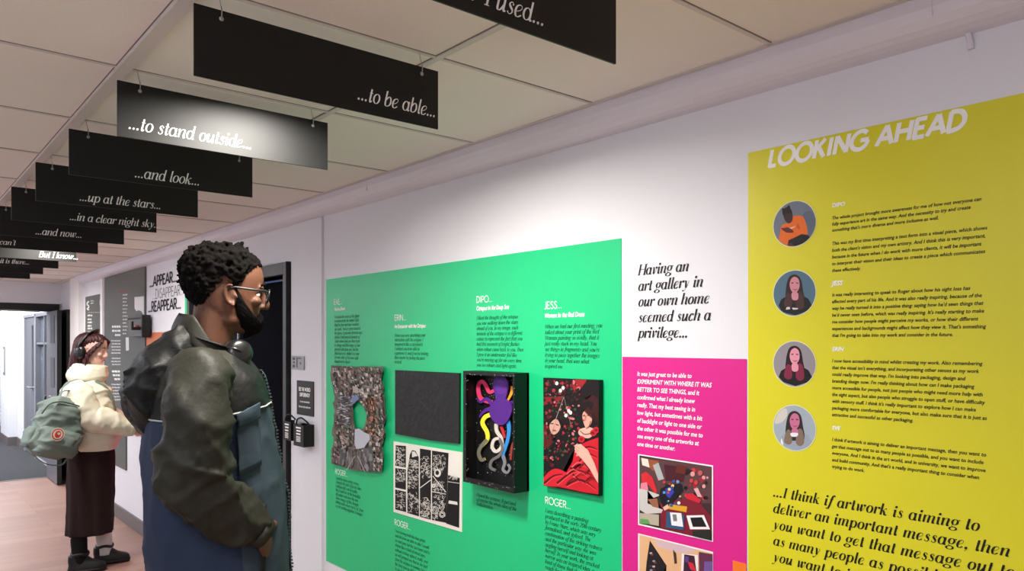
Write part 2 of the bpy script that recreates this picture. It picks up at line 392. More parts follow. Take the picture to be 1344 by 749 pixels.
bm = bx(((W-.016, YB, 0), (W, 3.95, .12)), ((W-.016, 5.68, 0), (W, 9.33, .12)), ((W-.016, 9.81, 0), (W, LY0, .12)), ((W-.016, LY2, 0), (W, YF, .14)))
struct('baseboard_right', bm, SKIRT, bevel=.003)
struct('baseboard_left', bx(((XL, YB, 0), (XL+.016, YE-.06, .12))), SKIRT)
struct('baseboard_lobby', bx(((1.62, 14.35, 0), (W, 15.3, .14))), SKIRT)
struct('trim_8', bx(((1.63, 14.35, .14), (W, 15.3, 2.72))), WHITE)                     # shallow pier in the lobby
struct('trim_9', bx(((XL, YE-.012, 0), (W, YE+.012, .006))), STEEL)                   # threshold strip between wood and carpet
# room behind the navy doors (only its lit ceiling shows above the leaf)
struct('wall_room', bx(((W+.12, DY0-.7, 0), (3.4, DY0-.6, 2.5)), ((W+.12, DY1+.6, 0), (3.4, DY1+.7, 2.5)), ((3.3, DY0-.6, 0), (3.4, DY1+.6, 2.5)), ((W+.12, DY0-.7, 2.5), (3.4, DY1+.7, 2.56))), mat('room_paint', (178, 196, 226), .8, .2))
area('room_light', (2.7, 4.8, 2.45), (0, 0, 0), .5, 9, (.75, .85, 1))

# ------------------------------------------------------------------ navy double door in the right wall
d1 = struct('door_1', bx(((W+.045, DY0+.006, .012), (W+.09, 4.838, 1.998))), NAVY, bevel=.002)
struct('door_leaf', bx(((W+.045, 4.868, .012), (W+.09, DY1-.006, 1.998))), mat('navy_door_painted_light', (20, 25, 48), .85, .03), d1)  # lighter copy of the door navy, with the light put into its colour
struct('door_edge_strip', bx(((W+.035, 4.842, .012), (W+.09, 4.862, 1.998))), STEEL, d1)
bm = bx(((1.722, DY0-.044, 0), (W+.1, DY0, DZ+.066)), ((1.722, DY1, 0), (W+.1, DY1+.05, DZ+.066)), ((1.722, DY0, DZ), (W+.1, DY1, DZ+.066)))
struct('door_frame', bm, DFRAME, d1, bevel=.002)
bm = bx(((1.7205, DY0-.0455, 0), (W+.002, DY0-.0435, DZ+.068)))
struct('door_frame_side', bm, DBLACK, d1)  # thin black sheet over the side face of the frame

# ------------------------------------------------------------------ lobby doorway: black head, open grey leaf, frame
struct('trim_10', bx(((XL, YE-.075, 2.024), (W-.02, YE+.075, 2.117))), DBLACK)
struct('trim_11', bx(((1.652, YE-.05, 0), (W, YE+.05, 2.024)), ((1.70, 9.99, 0), (W, YE-.05, 2.03))), DBLACK)
d2 = struct('door_2', bx(((1.605, 9.995, .012), (1.648, 10.69, 2.018))), GREYM, bevel=.002)
DGL = mat('dark_glass', (10, 12, 14), .1, .6)
for z0, z1 in ((1.64, 1.96), (1.12, 1.47)):
    struct('vision_panel', bx(((1.600, 10.16, z0), (1.653, 10.40, z1))), DGL, d2)
struct('door_edge_strip', bx(((1.6035, 9.99, .012), (1.6495, 9.997, 2.018))), DBLACK, d2)
bm = bmesh.new(); tube(bm, [(1.605, 10.08, 1.02), (1.56, 10.08, 1.02), (1.56, 10.2, 1.02)], .009)
struct('door_handle', bm, STEEL, d2)
bm = bx(((.78, YE-.12, 2.035), (1.10, YE-.074, 2.085)))
tube(bm, [(1.05, YE-.1, 2.03), (1.3, YE-.16, 2.025), (1.52, YE-.1, 2.02)], .008)
struct('door_closer', bm, STEEL, d2)
# grey door on the lobby's right wall and tall window beside it
d3 = struct('door_3', bx(((W+.01, LY1+.05, .01), (W+.055, LY2-.05, 2.02))), GREYM, bevel=.002)
struct('door_frame', bx(((W-.012, LY1, 0), (W+.1, LY1+.045, 2.06)), ((W-.012, LY2-.045, 0), (W+.1, LY2, 2.06)), ((W-.012, LY1, 2.022), (W+.1, LY2, 2.06))), mat('lobby_frame', (150, 150, 156), .5, .4), d3)
struct('vision_panel', bx(((W+.006, 12.85, .95), (W+.059, 12.98, 1.9))), DGL, d3)
bm = bmesh.new(); tube(bm, [(W+.01, 12.72, 1.0), (W-.05, 12.72, 1.0), (W-.05, 12.98, 1.0)], .012)
box(bm, (W+.004, 12.69, .9), (W+.01, 12.75, 1.1))
struct('door_handle', bm, STEEL, d3)
w1 = struct('window_1', bx(((W+.05, LY0+.05, .11), (W+.06, LY1-.05, 2.01))), mat('window_glass', (225, 235, 245), .03, .5, trans=.9))
struct('window_frame', bx(((W-.01, LY0, .06), (W+.1, LY0+.05, 2.06)), ((W-.01, LY1-.05, .06), (W+.1, LY1, 2.06)), ((W-.01, LY0+.05, .06), (W+.1, LY1-.05, .11)),
    ((W-.01, LY0+.05, 2.01), (W+.1, LY1-.05, 2.06)), ((W, LY0+.05, 1.62), (W+.1, LY1-.05, 1.65)), ((W, 11.86, .11), (W+.1, 11.9, 2.01))), GREYM, w1)
struct('wall_stair', bx(((XR+1.2, LY0-1, 0), (XR+1.3, YF, 2.8)), ((W+.12, LY0-1.1, 0), (XR+1.3, LY0-1, 2.8))), mat('stair_paint', (196, 206, 226), .8, .2))
area('stair_light', (2.5, 12.6, 2.6), (0, 0, 0), .8, 26, (.85, .92, 1))
# dotted screen print on the lobby wall
def dots_mat():
    m = bpy.data.materials.new('dotted_print'); m.use_nodes = True; nt = m.node_tree; b = nt.nodes['Principled BSDF']
    tc = nt.nodes.new('ShaderNodeTexCoord'); mp = nt.nodes.new('ShaderNodeMapping'); mp.inputs['Scale'].default_value = (14, 14, 14)
    nt.links.new(tc.outputs['Object'], mp.inputs[0])
    v = nt.nodes.new('ShaderNodeTexVoronoi'); v.inputs['Randomness'].default_value = .15; v.inputs['Scale'].default_value = 1
    nt.links.new(mp.outputs[0], v.inputs['Vector'])
    r = nt.nodes.new('ShaderNodeValToRGB'); r.color_ramp.elements[0].position = .30; r.color_ramp.elements[1].position = .36
    r.color_ramp.elements[0].color = (1, 1, 1, 1); r.color_ramp.elements[1].color = (0, 0, 0, 1)
    nt.links.new(v.outputs['Distance'], r.inputs[0])
    hs = nt.nodes.new('ShaderNodeHueSaturation'); hs.inputs['Saturation'].default_value = .35; hs.inputs['Value'].default_value = .75
    nt.links.new(v.outputs['Color'], hs.inputs['Color'])
    mx = nt.nodes.new('ShaderNodeMixRGB'); mx.inputs[1].default_value = lin((236, 236, 240))+(1,)
    nt.links.new(r.outputs[0], mx.inputs[0]); nt.links.new(hs.outputs[0], mx.inputs[2]); nt.links.new(mx.outputs[0], b.inputs['Base Color'])
    b.inputs['Roughness'].default_value = .6
    return m
tag(obj('wall_screen', bx(((1.700, 15.32, .25), (W, 18.3, 2.6))), dots_mat()), 'white wall screen printed with rows of pale coloured dots beyond the lobby doors', 'wall screen')
t = thing('wall_plate', 'slim grey framed plate on the white lobby pier left of the grey door', 'sign', (1.63, 14.82, 1.35))
obj('frame', bx(((1.618, 14.72, 1.12), (1.63, 14.92, 1.58))), GREYM, t, bevel=.003)
obj('face', bx(((1.615, 14.75, 1.16), (1.62, 14.89, 1.54))), mat('plate_face', (196, 198, 204), .5, .4), t)
# red extinguisher on the lobby wall
t = thing('fire_extinguisher', 'small red extinguisher with black hose beside the open grey door leaf', 'fire extinguisher', (W-.09, 11.0, .52))
bm = bmesh.new(); tube(bm, [(W-.09, 11.0, z) for z in (.52, .535, .85, .89, .92)], [.05, .062, .062, .045, .02], 14)
obj('cylinder', bm, mat('red_paint', (190, 28, 48), .35, .5), t, smooth=True)
bm = bmesh.new(); tube(bm, [(W-.09, 11.0, .92), (W-.09, 11.0, .97)], .018); box(bm, (W-.10, 10.9, .965), (W-.08, 11.03, .985))
obj('valve', bm, DBLACK, t)
bm = bmesh.new(); tube(bm, cr([(W-.09, 10.98, .95), (W-.13, 10.88, .98), (W-.15, 10.9, .8), (W-.15, 10.96, .6)], 5), .011)
obj('hose', bm, DBLACK, t)
bm = bx(((W-.02, 10.97, .6), (W, 11.03, .86))); obj('bracket', bm, STEEL, t)

# ------------------------------------------------------------------ hanging black boards
SIGN_ST = style(stem=.092, hair=.028, shear=.27, track=.0)
SIZE = None
texts = {0: ('...how I used...', None, 716, 36), 1: ('...to be able...', 468, 573, 154.7), 2: ('...to stand outside...', 167.4, 332, 196.5),
         3: ('...and look...', 175.8, 263.5, 243.9), 4: ('...up at the stars...', 103.6, 212.3, 275.5), 5: ('...in a clear night sky...', 90.8, 211, 299.5),
         6: ('...and now...', 46, 108.5, 314.5), 7: ("...I can't", None, 21.2, 323.8), 8: ('But I know...', 50.7, 103.5, 343.6), 9: ('...that it is there...', None, 39.2, 350.3)}
look = {0: 'nearest hanging black board, reading "...how I used...", cut by the top edge', 1: 'hanging black board reading "...to be able..." in white italics',
        2: 'hanging board reading "...to stand outside...", shining pale under a downlight', 3: 'hanging black board reading "...and look..." in white italics',
        4: 'hanging black board reading "...up at the stars..."', 5: 'hanging black board reading "...in a clear night sky..."', 6: 'hanging black board reading "...and now..."',
        7: 'hanging black board whose text ends in "can\'t"', 8: 'hanging board reading "But I know...", shining pale under a downlight', 9: 'hanging black board whose text ends in "it is there..."',
        10: 'hanging black board just behind the one ending "it is there..."', 11: 'farthest hanging black board, lowest and smallest step of the row'}
ZT, ZB = EYE+.691, EYE+.5435
for k in range(12):
    Y = .99+.595*k; x1 = 1.104-.0085*k; x0 = x1-.6
    t = thing('hanging_sign', look[k], 'sign', ((x0+x1)/2, Y, ZB), 0, 'black text boards hung across the corridor')
    obj('board', bx(((x0, Y, ZB), (x1, Y+.005, ZT))), BLK, t, bevel=.0008)
    for hx in (x0+.055, x1-.05):
        bm = bmesh.new(); ball(bm, (hx, Y-.001, ZT-.018), (.005, .002, .005), 8)
        tube(bm, [(hx, Y-.002, ZT-.016), (hx, Y-.0035, ZT-.002), (hx, Y+.001, ZT+.008)], .0015, 6)
        tube(bm, [(hx, Y+.001, ZT+.006), (hx-.006, Y+.002, CEIL-.001)], .0009, 5)
        obj('hanger', bm, STEEL, t)
    if k in texts:
        s, u0, u1, vb = texts[k]
        L = Letters(lambda a, z, Y=Y: Vector((a, Y-.0012, z)), (0, -1, 0))
        xr, zb = sp(u1, vb, Y)
        wd = text_width(s, SIGN_ST)
        if u0 is not None:
            xl = sp(u0, vb, Y)[0]; size = (xr-xl)/(wd+.1); SIZE = size if SIZE is None else SIZE
        else: size = .049 if k == 0 else .044; xl = xr-(wd+.1)*size
        zb = max(zb, ZB+.018)
        L.add(text2d(s, SIGN_ST), xl, zb, size, size if u0 is None else max(.9*size, min(size*1.1, .078)))
        L.build('lettering', INKW, t)
# recessed downlights, hidden from here by the board in front of each
for (xx, yy, pw), nm in zip(DOWN, ('"...to be able..."', '"...and now..."', 'farthest in the row')):
    t = thing('downlight', 'small round recessed downlight above and behind the hanging board '+(nm if nm[0] != '"' else 'reading '+nm), 'lamp', (xx, yy, CEIL), 0, 'recessed ceiling downlights')
    bm = bmesh.new(); n = 24
    r = [[bm.verts.new((xx+q*math.cos(2*math.pi*i/n), yy+q*math.sin(2*math.pi*i/n), z)) for i in range(n)] for q, z in ((.165, CEIL-.0005), (.163, CEIL-.006), (.146, CEIL-.006), (.142, CEIL-.001))]
    for a, b in zip(r, r[1:]):
        for i in range(n): bm.faces.new((a[i], a[(i+1) % n], b[(i+1) % n], b[i]))
    obj('trim_ring', bm, PVC, t, smooth=True)
    bm = bmesh.new(); bmesh.ops.create_circle(bm, cap_ends=True, segments=24, radius=.142, matrix=Matrix.Translation((xx, yy, CEIL-.0008)))
    obj('diffuser', bm, PVC, t)
# ------------------------------------------------------------------ printed panels on the right wall
GREEN = mat('green_print', (24, 196, 128), .42, .4, vary=.03, vscale=2)
MAGENTA = mat('magenta_print', (214, 34, 138), .45, .4)
YELLOW = mat('yellow_print', (216, 209, 30), .45, .4)
ORANGE = mat('orange_print', (240, 120, 40), .45, .4)
GREYP = mat('grey_print', (94, 97, 94), .45, .4)
def panel(name, label, cat, a0, a1, z0, z1, m, th=.002, origin_a=None):
    t = thing(name, label, cat, (W, -(a0+a1)/2, z0))
    obj('sheet', bx(((W-th, -a0, z0), (W, -a1, z1))), m, t)
    return t
def para(L, lines, st, u0, v0, v1, u1, off=0, sz=1.0):
    """lines of lettering: first and last baseline at column u0, the widest line ends at column u1"""
    a0, za = wp(u0, v0); zb = wp(u0, v1)[1]; a1 = wp(u1, v0)[0]
    wd = max(text_width(s, st) for s in lines); size = (a1-a0)/(wd+.06)
    n = len(lines); pitch = (za-zb)/max(1, n-1)
    for i, s in enumerate(lines):
        L.add(text2d(s, st), a0, za-i*pitch, size, size*sz if n == 1 else min(size*sz, pitch*1.15))
def para_font(L, lines, u0, v0, v1, u1, bold=.02, shear=.2, hs=None):
    a0, za = wp(u0, v0); zb = wp(u0, v1)[1]; a1 = wp(u1, v0)[0]
    VF = [font2d(s, bold, shear) for s in lines]
    wd = max(max(v[0] for v in V) for V, _ in VF if V); size = (a1-a0)/wd
    n = len(lines); pitch = (za-zb)/max(1, n-1)
    for i, vf in enumerate(VF):
        if vf[0]: L.add(vf, a0, za-i*pitch, size, hs or min(size*1.1, pitch*.98))
ITAL = style(stem=.085, hair=.035, shear=.3, res=3)
LIGHT = style(stem=.085, mono=True, shear=0, track=0, xs=1.05, res=4)
SUB = style(stem=.15, mono=True, shear=.15, track=.02, xs=.95, res=3)
QUOTE = style(stem=.125, hair=.026, shear=.27, track=.03)

# green panel
gp = panel('wall_panel', 'large green wall panel with artworks and short black stories', 'wall panel', wp(428.5, 400)[0], wp(816, 400)[0], .535, 1.962, GREEN)
def story(parent, head, sub, body, hp, sb, bp, hh=None):
    L = Letters(wall3(.0026)); para(L, [head], LIGHT, *hp[:2], hp[1], hp[2], sz=1.0); L.build('heading', INKW, parent)
    if sub:
        L = Letters(wall3(.0026)); para(L, [sub], SUB, *sb[:2], sb[1], sb[2]); L.build('subtitle', INKW, parent)
    L = Letters(wall3(.0026)); para(L, body, ITAL, *bp); L.build('body_text', INKK, parent)
story(gp, 'EVE...', 'Marina Dover', ['I created this series of the figure', 'to demonstrate the tunnel sight', 'that Eve has and how I wanted', 'our work. And as I grew towards', 'the figure, it got more abstract and', 'darker. I interpreted elements of', 'Tudor doors and eyes that begin', 'to change and this range of your', 'pleased reflections are, but the', 'final idea is to, shatter it a hope', 'of some sides, of her own sight', 'though not in object'], (439, 400, 450.5), (439.6, 407.6, 453.8), (439.6, 417.7, 475.6, 476))
story(gp, 'ERIN...', 'An Encounter with the Octopus', ['When you were describing your', 'interaction with the octopus, I', 'imagined it like a storyboard.', 'I wanted you to be able to', 'experience it, and if not be looking,', 'then maybe by feeling the piece', 'instead.'], (518.5, 420.7, 534), (518.5, 430.4, 559.5), (518.5, 442, 476.5, 563.5))
story(gp, 'DIPO...', 'Octopus in the Deep Sea', ['I liked the thought of the octopus', 'you saw walking down the stairs', 'ahead of you. In my image, each', 'tentacle of the octopus is a different', 'colour to represent the fact that you', 'had this moment of bright flashes', 'when colour came back to you. Then', 'I gave it an underwater feel like', "you're moving up for air every time", 'you see colours and light again.'], (626, 397.3, 647.5), (626, 407.2, 669), (626, 419.6, 480.6, 688))
story(gp, 'JESS...', 'Woman in the Red Dress', ['When we had our first meeting, you', 'talked about your print of the Red', 'Woman painting so vividly, that it', 'just really stuck in my head. You', "see things in fragments and you're", 'trying to piece together the images', 'in your head, that was what', 'inspired me.'], (715.3, 405.6, 739), (715.6, 416.8, 768), (715.6, 431, 482.5, 791.5))
story(gp, 'ROGER...', None, ['I used to enjoy seeing scenes,', 'I started the tales of in my idea,', 'I will possibly not in reality', 'the I could see at the beautiful', 'of a place and new the saw', 'stores images of the, though', 'taking each where not in at, from', 'a year putting together it images.'], (440.5, 621, 457.5), None, (441, 628, 664.7, 477.5))
story(gp, 'ROGER...', None, ['I was having both the blue prints', 'and she how we able to take I would', 'see and join, but the two hand and to', 'choose like a kind of mixed story,', 'without a being sighted, really, and', 'we will printed one that to she had', 'from the octopus to coming, being', 'the story now in all her side, it', 'to see in the, we and there was'], (518.5, 688, 540.5), None, (519, 697.5, 747, 565))
L = Letters(wall3(.0026)); para(L, ['I loved the octopus. It put kind', 'of maybe the whole idea of the', 'hallucination.'], ITAL, 626, 650.6, 662.6, 678.5); L.build('body_text', INKK, gp)
story(gp, 'ROGER...', None, ['I was describing a painting', 'produced in the early 20th century', 'by Franz Marc, which was very', 'formalised, and stylised. The', 'combination of the striking redness', 'and the particular way she was', 'angling herself and looking at', 'herself. In your work, the cracked', 'mirror was an inspired idea, a', 'kind of dome that she', 'reach for her own to it'], (716, 660, 751), None, (716, 671.6, 745.6, 791))

# magenta panel
mp_ = panel('wall_panel', 'magenta wall panel with bold white text and two printed photos', 'wall panel', wp(817.5, 500)[0], wp(980.3, 500)[0], .53, 1.598, MAGENTA)
L = Letters(wall3(.0026))
para_font(L, ['It was just great to be able to', 'EXPERIMENT WITH WHERE IT WAS', 'BETTER TO SEE THINGS, and it', 'confirmed what I already knew', 'really. That my best seeing is in', 'low light, but sometimes with a bit', 'of backlight or light to one side or', 'the other it was possible for me to', 'see every one of the artworks at', 'one time or another.'], 836.8, 492.8, 584.4, 935, bold=.022, shear=.2)
L.build('body_text', INKW, mp_)
ob = obj('corner_block', bx(((W-.003, -wp(962.5, 735)[0], .53), (W-.002, -wp(980.3, 735)[0], wp(962.5, 735)[1]))), ORANGE, mp_); ob['label'] = 'orange corner block'
# quotation on the bare white wall
t = thing('wall_lettering', 'black italic quotation on the white wall above the magenta panel', 'lettering', (W, -wp(885, 400)[0], 1.64))
L = Letters(wall3(.0012)); para(L, ['Having an', 'art gallery in', 'our own home', 'seemed such a', 'privilege...'], QUOTE, 837.5, 361.2, 443, 933.5)
L.build('lettering', INKK, t)

# yellow panel
yp = panel('wall_panel', 'tall yellow wall panel headed LOOKING AHEAD with four round portraits', 'wall panel', wp(982.5, 500)[0], -.12, .53, 2.139, YELLOW)
HEADST = style(stem=.165, mono=True, shear=.2, track=.03, res=8)
L = Letters(wall3(.0026)); para(L, ['LOOKING AHEAD'], HEADST, 1008.5, 220, 220, 1269, sz=1.0); L.build('heading', INKW, yp)
for nm, v in (('DIPO', 272.3), ('JESS', 374.6), ('ERIN', 460.3), ('EVE', 563.2)):
    L = Letters(wall3(.0026)); para_font(L, [nm], 1092.5, v, v, 1092.5+{'DIPO': 17.5, 'JESS': 14.5, 'ERIN': 16, 'EVE': 11.5}[nm], bold=.035, shear=.18); L.build('name_heading', INKW, yp)
YT = [(['The whole project brought more awareness for me of how not everyone can', 'fully experience art in the same way. And the necessity to try and create', "something that's more diverse and more inclusive as well."], 288.4, 304.2, 1288.8),
 (['This was my first time interpreting a text form into a visual piece, which shows', "both the client's vision and my own artistry. And I think this is very important,", 'because in the future when I do work with more clients, it will be important', 'to interpret their vision and their ideas to create a piece which communicates', 'these effectively.'], 321.8, 357, 1296.5),
 (['It was really interesting to speak to Roger about how his sight loss has', 'affected every part of his life. And it was also really inspiring, because of the', "way he really turned it into a positive thing: saying how he'd seen things that", "he'd never seen before, which was really inspiring. It's really starting to make", 'me consider how people might perceive my works, or how their different', "experiences and backgrounds might affect how they view it. That's something", "that I'm going to take into my work and consider in the future."], 389, 442, 1295),
 (['I now have accessibility in mind whilst creating my work. Also remembering', "that the visual isn't everything, and incorporating other senses as my work", "could really improve that way. I'm looking into packaging, design and", "branding design now. I'm really thinking about how can I make packaging", 'more accessible for people, not just people who might need more help with', 'the sight aspect, but also people who struggle to open stuff, or have difficulty', "with sensory stuff. I think it's really important to explore how I can make", 'packaging more comfortable for everyone, but also make sure that it is just as', 'attractive and successful as other packaging.'], 475.3, 545.6, 1296),
 (['I think if artwork is aiming to deliver an important message, then you want to', 'get that message out to as many people as possible, and you want to include', 'everyone. And I think in the art world, and in university, we want to improve', "and build community. And that's a really important thing to consider when", 'trying to do work.'], 578.2, 613.6, 1295)]
for lines, v0, v1, u1 in YT:
    L = Letters(wall3(.0026)); para_font(L, lines, 1092.5, v0, v1, u1, bold=.018, shear=.18); L.build('body_text', INKK, yp)
L = Letters(wall3(.0026))
YQ = style(stem=.125, hair=.026, shear=.27, track=.05)
a0, z0 = wp(1015, 650.7); a1 = wp(1285, 650)[0]; pt = wp(1015, 650.7)[1]-wp(1015, 671.9)[1]
for i, s in enumerate(['...I think if artwork is aiming to', 'deliver an important message, then', 'you want to get that message out to', 'as many people as possible, and', 'you want to include everyone.']):
    fs = (a1-a0)/text_width('...I think if artwork is aiming to', YQ)
    L.add(text2d(s, YQ), a0, z0-i*pt, fs, fs*1.02)
L.build('quotation', INKK, yp)

# ------------------------------------------------------------------ printed pictures: flat coloured shapes traced in wall coordinates
def crop(x0, y0, s): return lambda pts: [(x0+x/s, y0+y/s) for x, y in pts]
class Picture:
    def __init__(s, off): s.bm = bmesh.new(); s.mats = []; s.off = off; s.lay = 0; s.clip = None
    def mi(s, col):
        m = col if isinstance(col, bpy.types.Material) else ink(col)
        if m not in s.mats: s.mats.append(m)
        return s.mats.index(m)
    def poly(s, col, pix, step=True):
        if step: s.lay += 1
        if s.clip: pix = [s.clip(*q) for q in pix]
        vs = [s.bm.verts.new((W-s.off-.00004*s.lay, -a, z)) for a, z in (wp(u, v, W-s.off) for u, v in pix)]
        f = s.bm.faces.new(vs); f.material_index = s.mi(col)
    def ribbon(s, col, pix, wd, n=6):
        """tapering ribbon along pixel points, widths in pixels"""
        s.lay += 1; p = cr(pix, n); m = len(p)
        ws = wd if isinstance(wd, (tuple, list)) else (wd, wd)
        vs = []
        for i, (u, v) in enumerate(p):
            a, b = p[max(0, i-1)], p[min(m-1, i+1)]; dx, dy = b[0]-a[0], b[1]-a[1]; L_ = math.hypot(dx, dy) or 1
            w_ = (ws[0]+(ws[1]-ws[0])*i/(m-1))/2
            for q in (1, -1):
                uu, vv = u-dy/L_*w_*q, v+dx/L_*w_*q
                if s.clip: uu, vv = s.clip(uu, vv)
                aa, z = wp(uu, vv, W-s.off); vs.append(s.bm.verts.new((W-s.off-.00004*s.lay, -aa, z)))
        k = s.mi(col)
        for i in range(m-1): s.bm.faces.new((vs[2*i], vs[2*i+1], vs[2*i+3], vs[2*i+2])).material_index = k
    def ell(s, col, u, v, ru, rv, n=14, rot=0):
        s.poly(col, [(u+ru*math.cos(t)*math.cos(rot)-rv*math.sin(t)*math.sin(rot), v+ru*math.cos(t)*math.sin(rot)+rv*math.sin(t)*math.cos(rot)) for t in (2*math.pi*i/n for i in range(n))])
    def build(s, name, parent):
        bmesh.ops.triangulate(s.bm, faces=[f for f in s.bm.faces if len(f.verts) > 4], ngon_method='EAR_CLIP')
        return obj(name, s.bm, s.mats, parent)
# round portraits
def disc_part(pc, col, uc, vc, R):
    """true circle on the wall, radius R metres"""
    a, z = wp(uc, vc); pc.lay += 1
    vs = [pc.bm.verts.new((W-pc.off-.00004*pc.lay, -(a+R*math.cos(t)), z+R*math.sin(t))) for t in (2*math.pi*i/48 for i in range(48))]
    pc.bm.faces.new(vs).material_index = pc.mi(col)
RP = (wp(1070.5, 300)[0]-wp(1015.5, 300)[0])/2
def clip_circle(pts, uc, vc, R):
    a0, z0 = wp(uc, vc); out = []
    for u, v in pts:
        a, z = wp(u, v); d = math.hypot(a-a0, z-z0)
        if d > R*.985:
            k = R*.985/d; a, z = a0+(a-a0)*k, z0+(z-z0)*k
            r = F  # back to pixels
            x, y = W, -a; dep = x*sy+y*cy; u = CX+F*(x*cy-y*sy)/dep; v = HV-F*(z-EYE)/dep
        out.append((u, v))
    return out
def dense(pts, n=5):
    out = []
    for i in range(len(pts)):
        p, q = pts[i], pts[(i+1) % len(pts)]
        out += [(p[0]+(q[0]-p[0])*k/n, p[1]+(q[1]-p[1])*k/n) for k in range(n)]
    return out
def portrait(uc, vc, oy, bgc, shapes, label):
    pc = Picture(.0027); disc_part(pc, (222, 222, 190), uc, vc, RP*1.035); disc_part(pc, bgc, uc, vc, RP)
    cv = crop(1000, oy, 9.99)
    for col, pts, smooth in shapes:
        q = cr(pts, 4, True) if smooth else pts
        pc.poly(col, clip_circle(dense(cv(q), 2), uc, vc, RP))
    o = pc.build('portrait', yp); o['label'] = label
portrait(1043, 293.8, 255, (112, 120, 134), [
    ((94, 104, 120), [(540,260),(640,220),(710,330),(700,480),(620,560),(560,420)], True),
    ((226, 108, 40), [(400,300),(440,280),(520,280),(560,330),(590,430),(600,520),(560,560),(480,590),(400,600),(350,640),(330,690),(260,680),(215,620),(240,500),(250,430),(290,385),(350,370)], True),
    ((200, 84, 30), [(470,380),(500,430),(490,460),(460,430)], True),
    ((30, 28, 32), [(350,600),(440,560),(520,520),(600,530),(640,570),(560,690),(330,700),(340,650)], False),
    ((38, 26, 30), [(270,250),(268,190),(258,178),(285,185),(330,165),(350,140),(368,150),(372,180),(395,220),(405,290),(380,260),(290,300)], False),
    ((66, 40, 44), [(285,290),(300,255),(350,250),(395,260),(405,310),(390,360),(350,380),(310,350)], True),
    ((96, 42, 36), [(250,445),(300,440),(330,430),(400,465),(410,500),(330,500),(290,480)], True),
    ((90, 46, 40), [(340,650),(380,640),(410,665),(390,685),(345,680)], True),
    ((236, 200, 190), [(365,440),(440,415),(430,430),(390,452)], False)], 'round portrait, person crouching in an orange sweatshirt')
def woman(bgc, hair, skin, top, hair2, oy, dy, label, extra=()):
    s = lambda p: [(x, y+dy) for x, y in p]
    return [(top, s([(215,760),(220,560),(250,480),(330,430),(540,430),(610,470),(660,560),(670,760)]), False),
        (hair, s([(430,150),(360,180),(325,280),(310,420),(320,520),(400,540),(470,540),(540,560),(560,470),(540,360),(520,240),(490,180)]), True)] + \
        [(hair2, s(p), True) for p in ([(330,400),(380,420),(395,560),(340,590),(290,540)], [(470,400),(530,400),(555,560),(500,610),(445,560)])] + \
        [(skin, s([(395,390),(470,390),(475,470),(435,490),(395,470)]), True),
        (skin, s([(365,280),(385,210),(430,180),(480,210),(495,290),(480,350),(435,400),(385,360)]), True),
        (tuple(int(c*.5) for c in skin), s([(385,258),(412,252),(412,268),(388,270)]), True), (tuple(int(c*.5) for c in skin), s([(450,254),(478,260),(476,272),(450,268)]), True),
        ((168, 60, 80), s([(398,338),(435,346),(470,336),(440,360)]), True)] + list(extra)
portrait(1043, 384.6, 345, (82, 112, 130), woman(0, (50, 28, 32), (206, 138, 150), (24, 22, 26), (72, 44, 46), 345, 0, 0,
    [((210, 205, 200), [(325,580),(365,575),(372,605),(315,612)], False), ((210, 205, 200), [(395,585),(475,590),(470,608),(410,612)], False)]), 'round portrait, person with long brown hair in a black top')
portrait(1043, 477.4, 440, (146, 140, 146), woman(0, (34, 16, 26), (226, 150, 168), (20, 18, 20), (128, 36, 66), 440, -15, 0), 'round portrait, person with dark hair dyed red at the ends')
portrait(1043, 561.4, 525, (160, 172, 182), [((206, 200, 190), [(170,200),(240,130),(320,110),(330,200),(260,290),(170,300)], True)] + woman(0, (46, 34, 36), (196, 110, 146), (150, 160, 174), (128, 108, 94), 525, -10, 0,
    [((232, 232, 238), [(380,430),(470,430),(465,470),(425,480),(385,470)], True), ((232, 232, 238), [(255,500),(275,540),(285,620),(250,580)], True)]), 'round portrait, smiling person with long fair hair in a grey top')

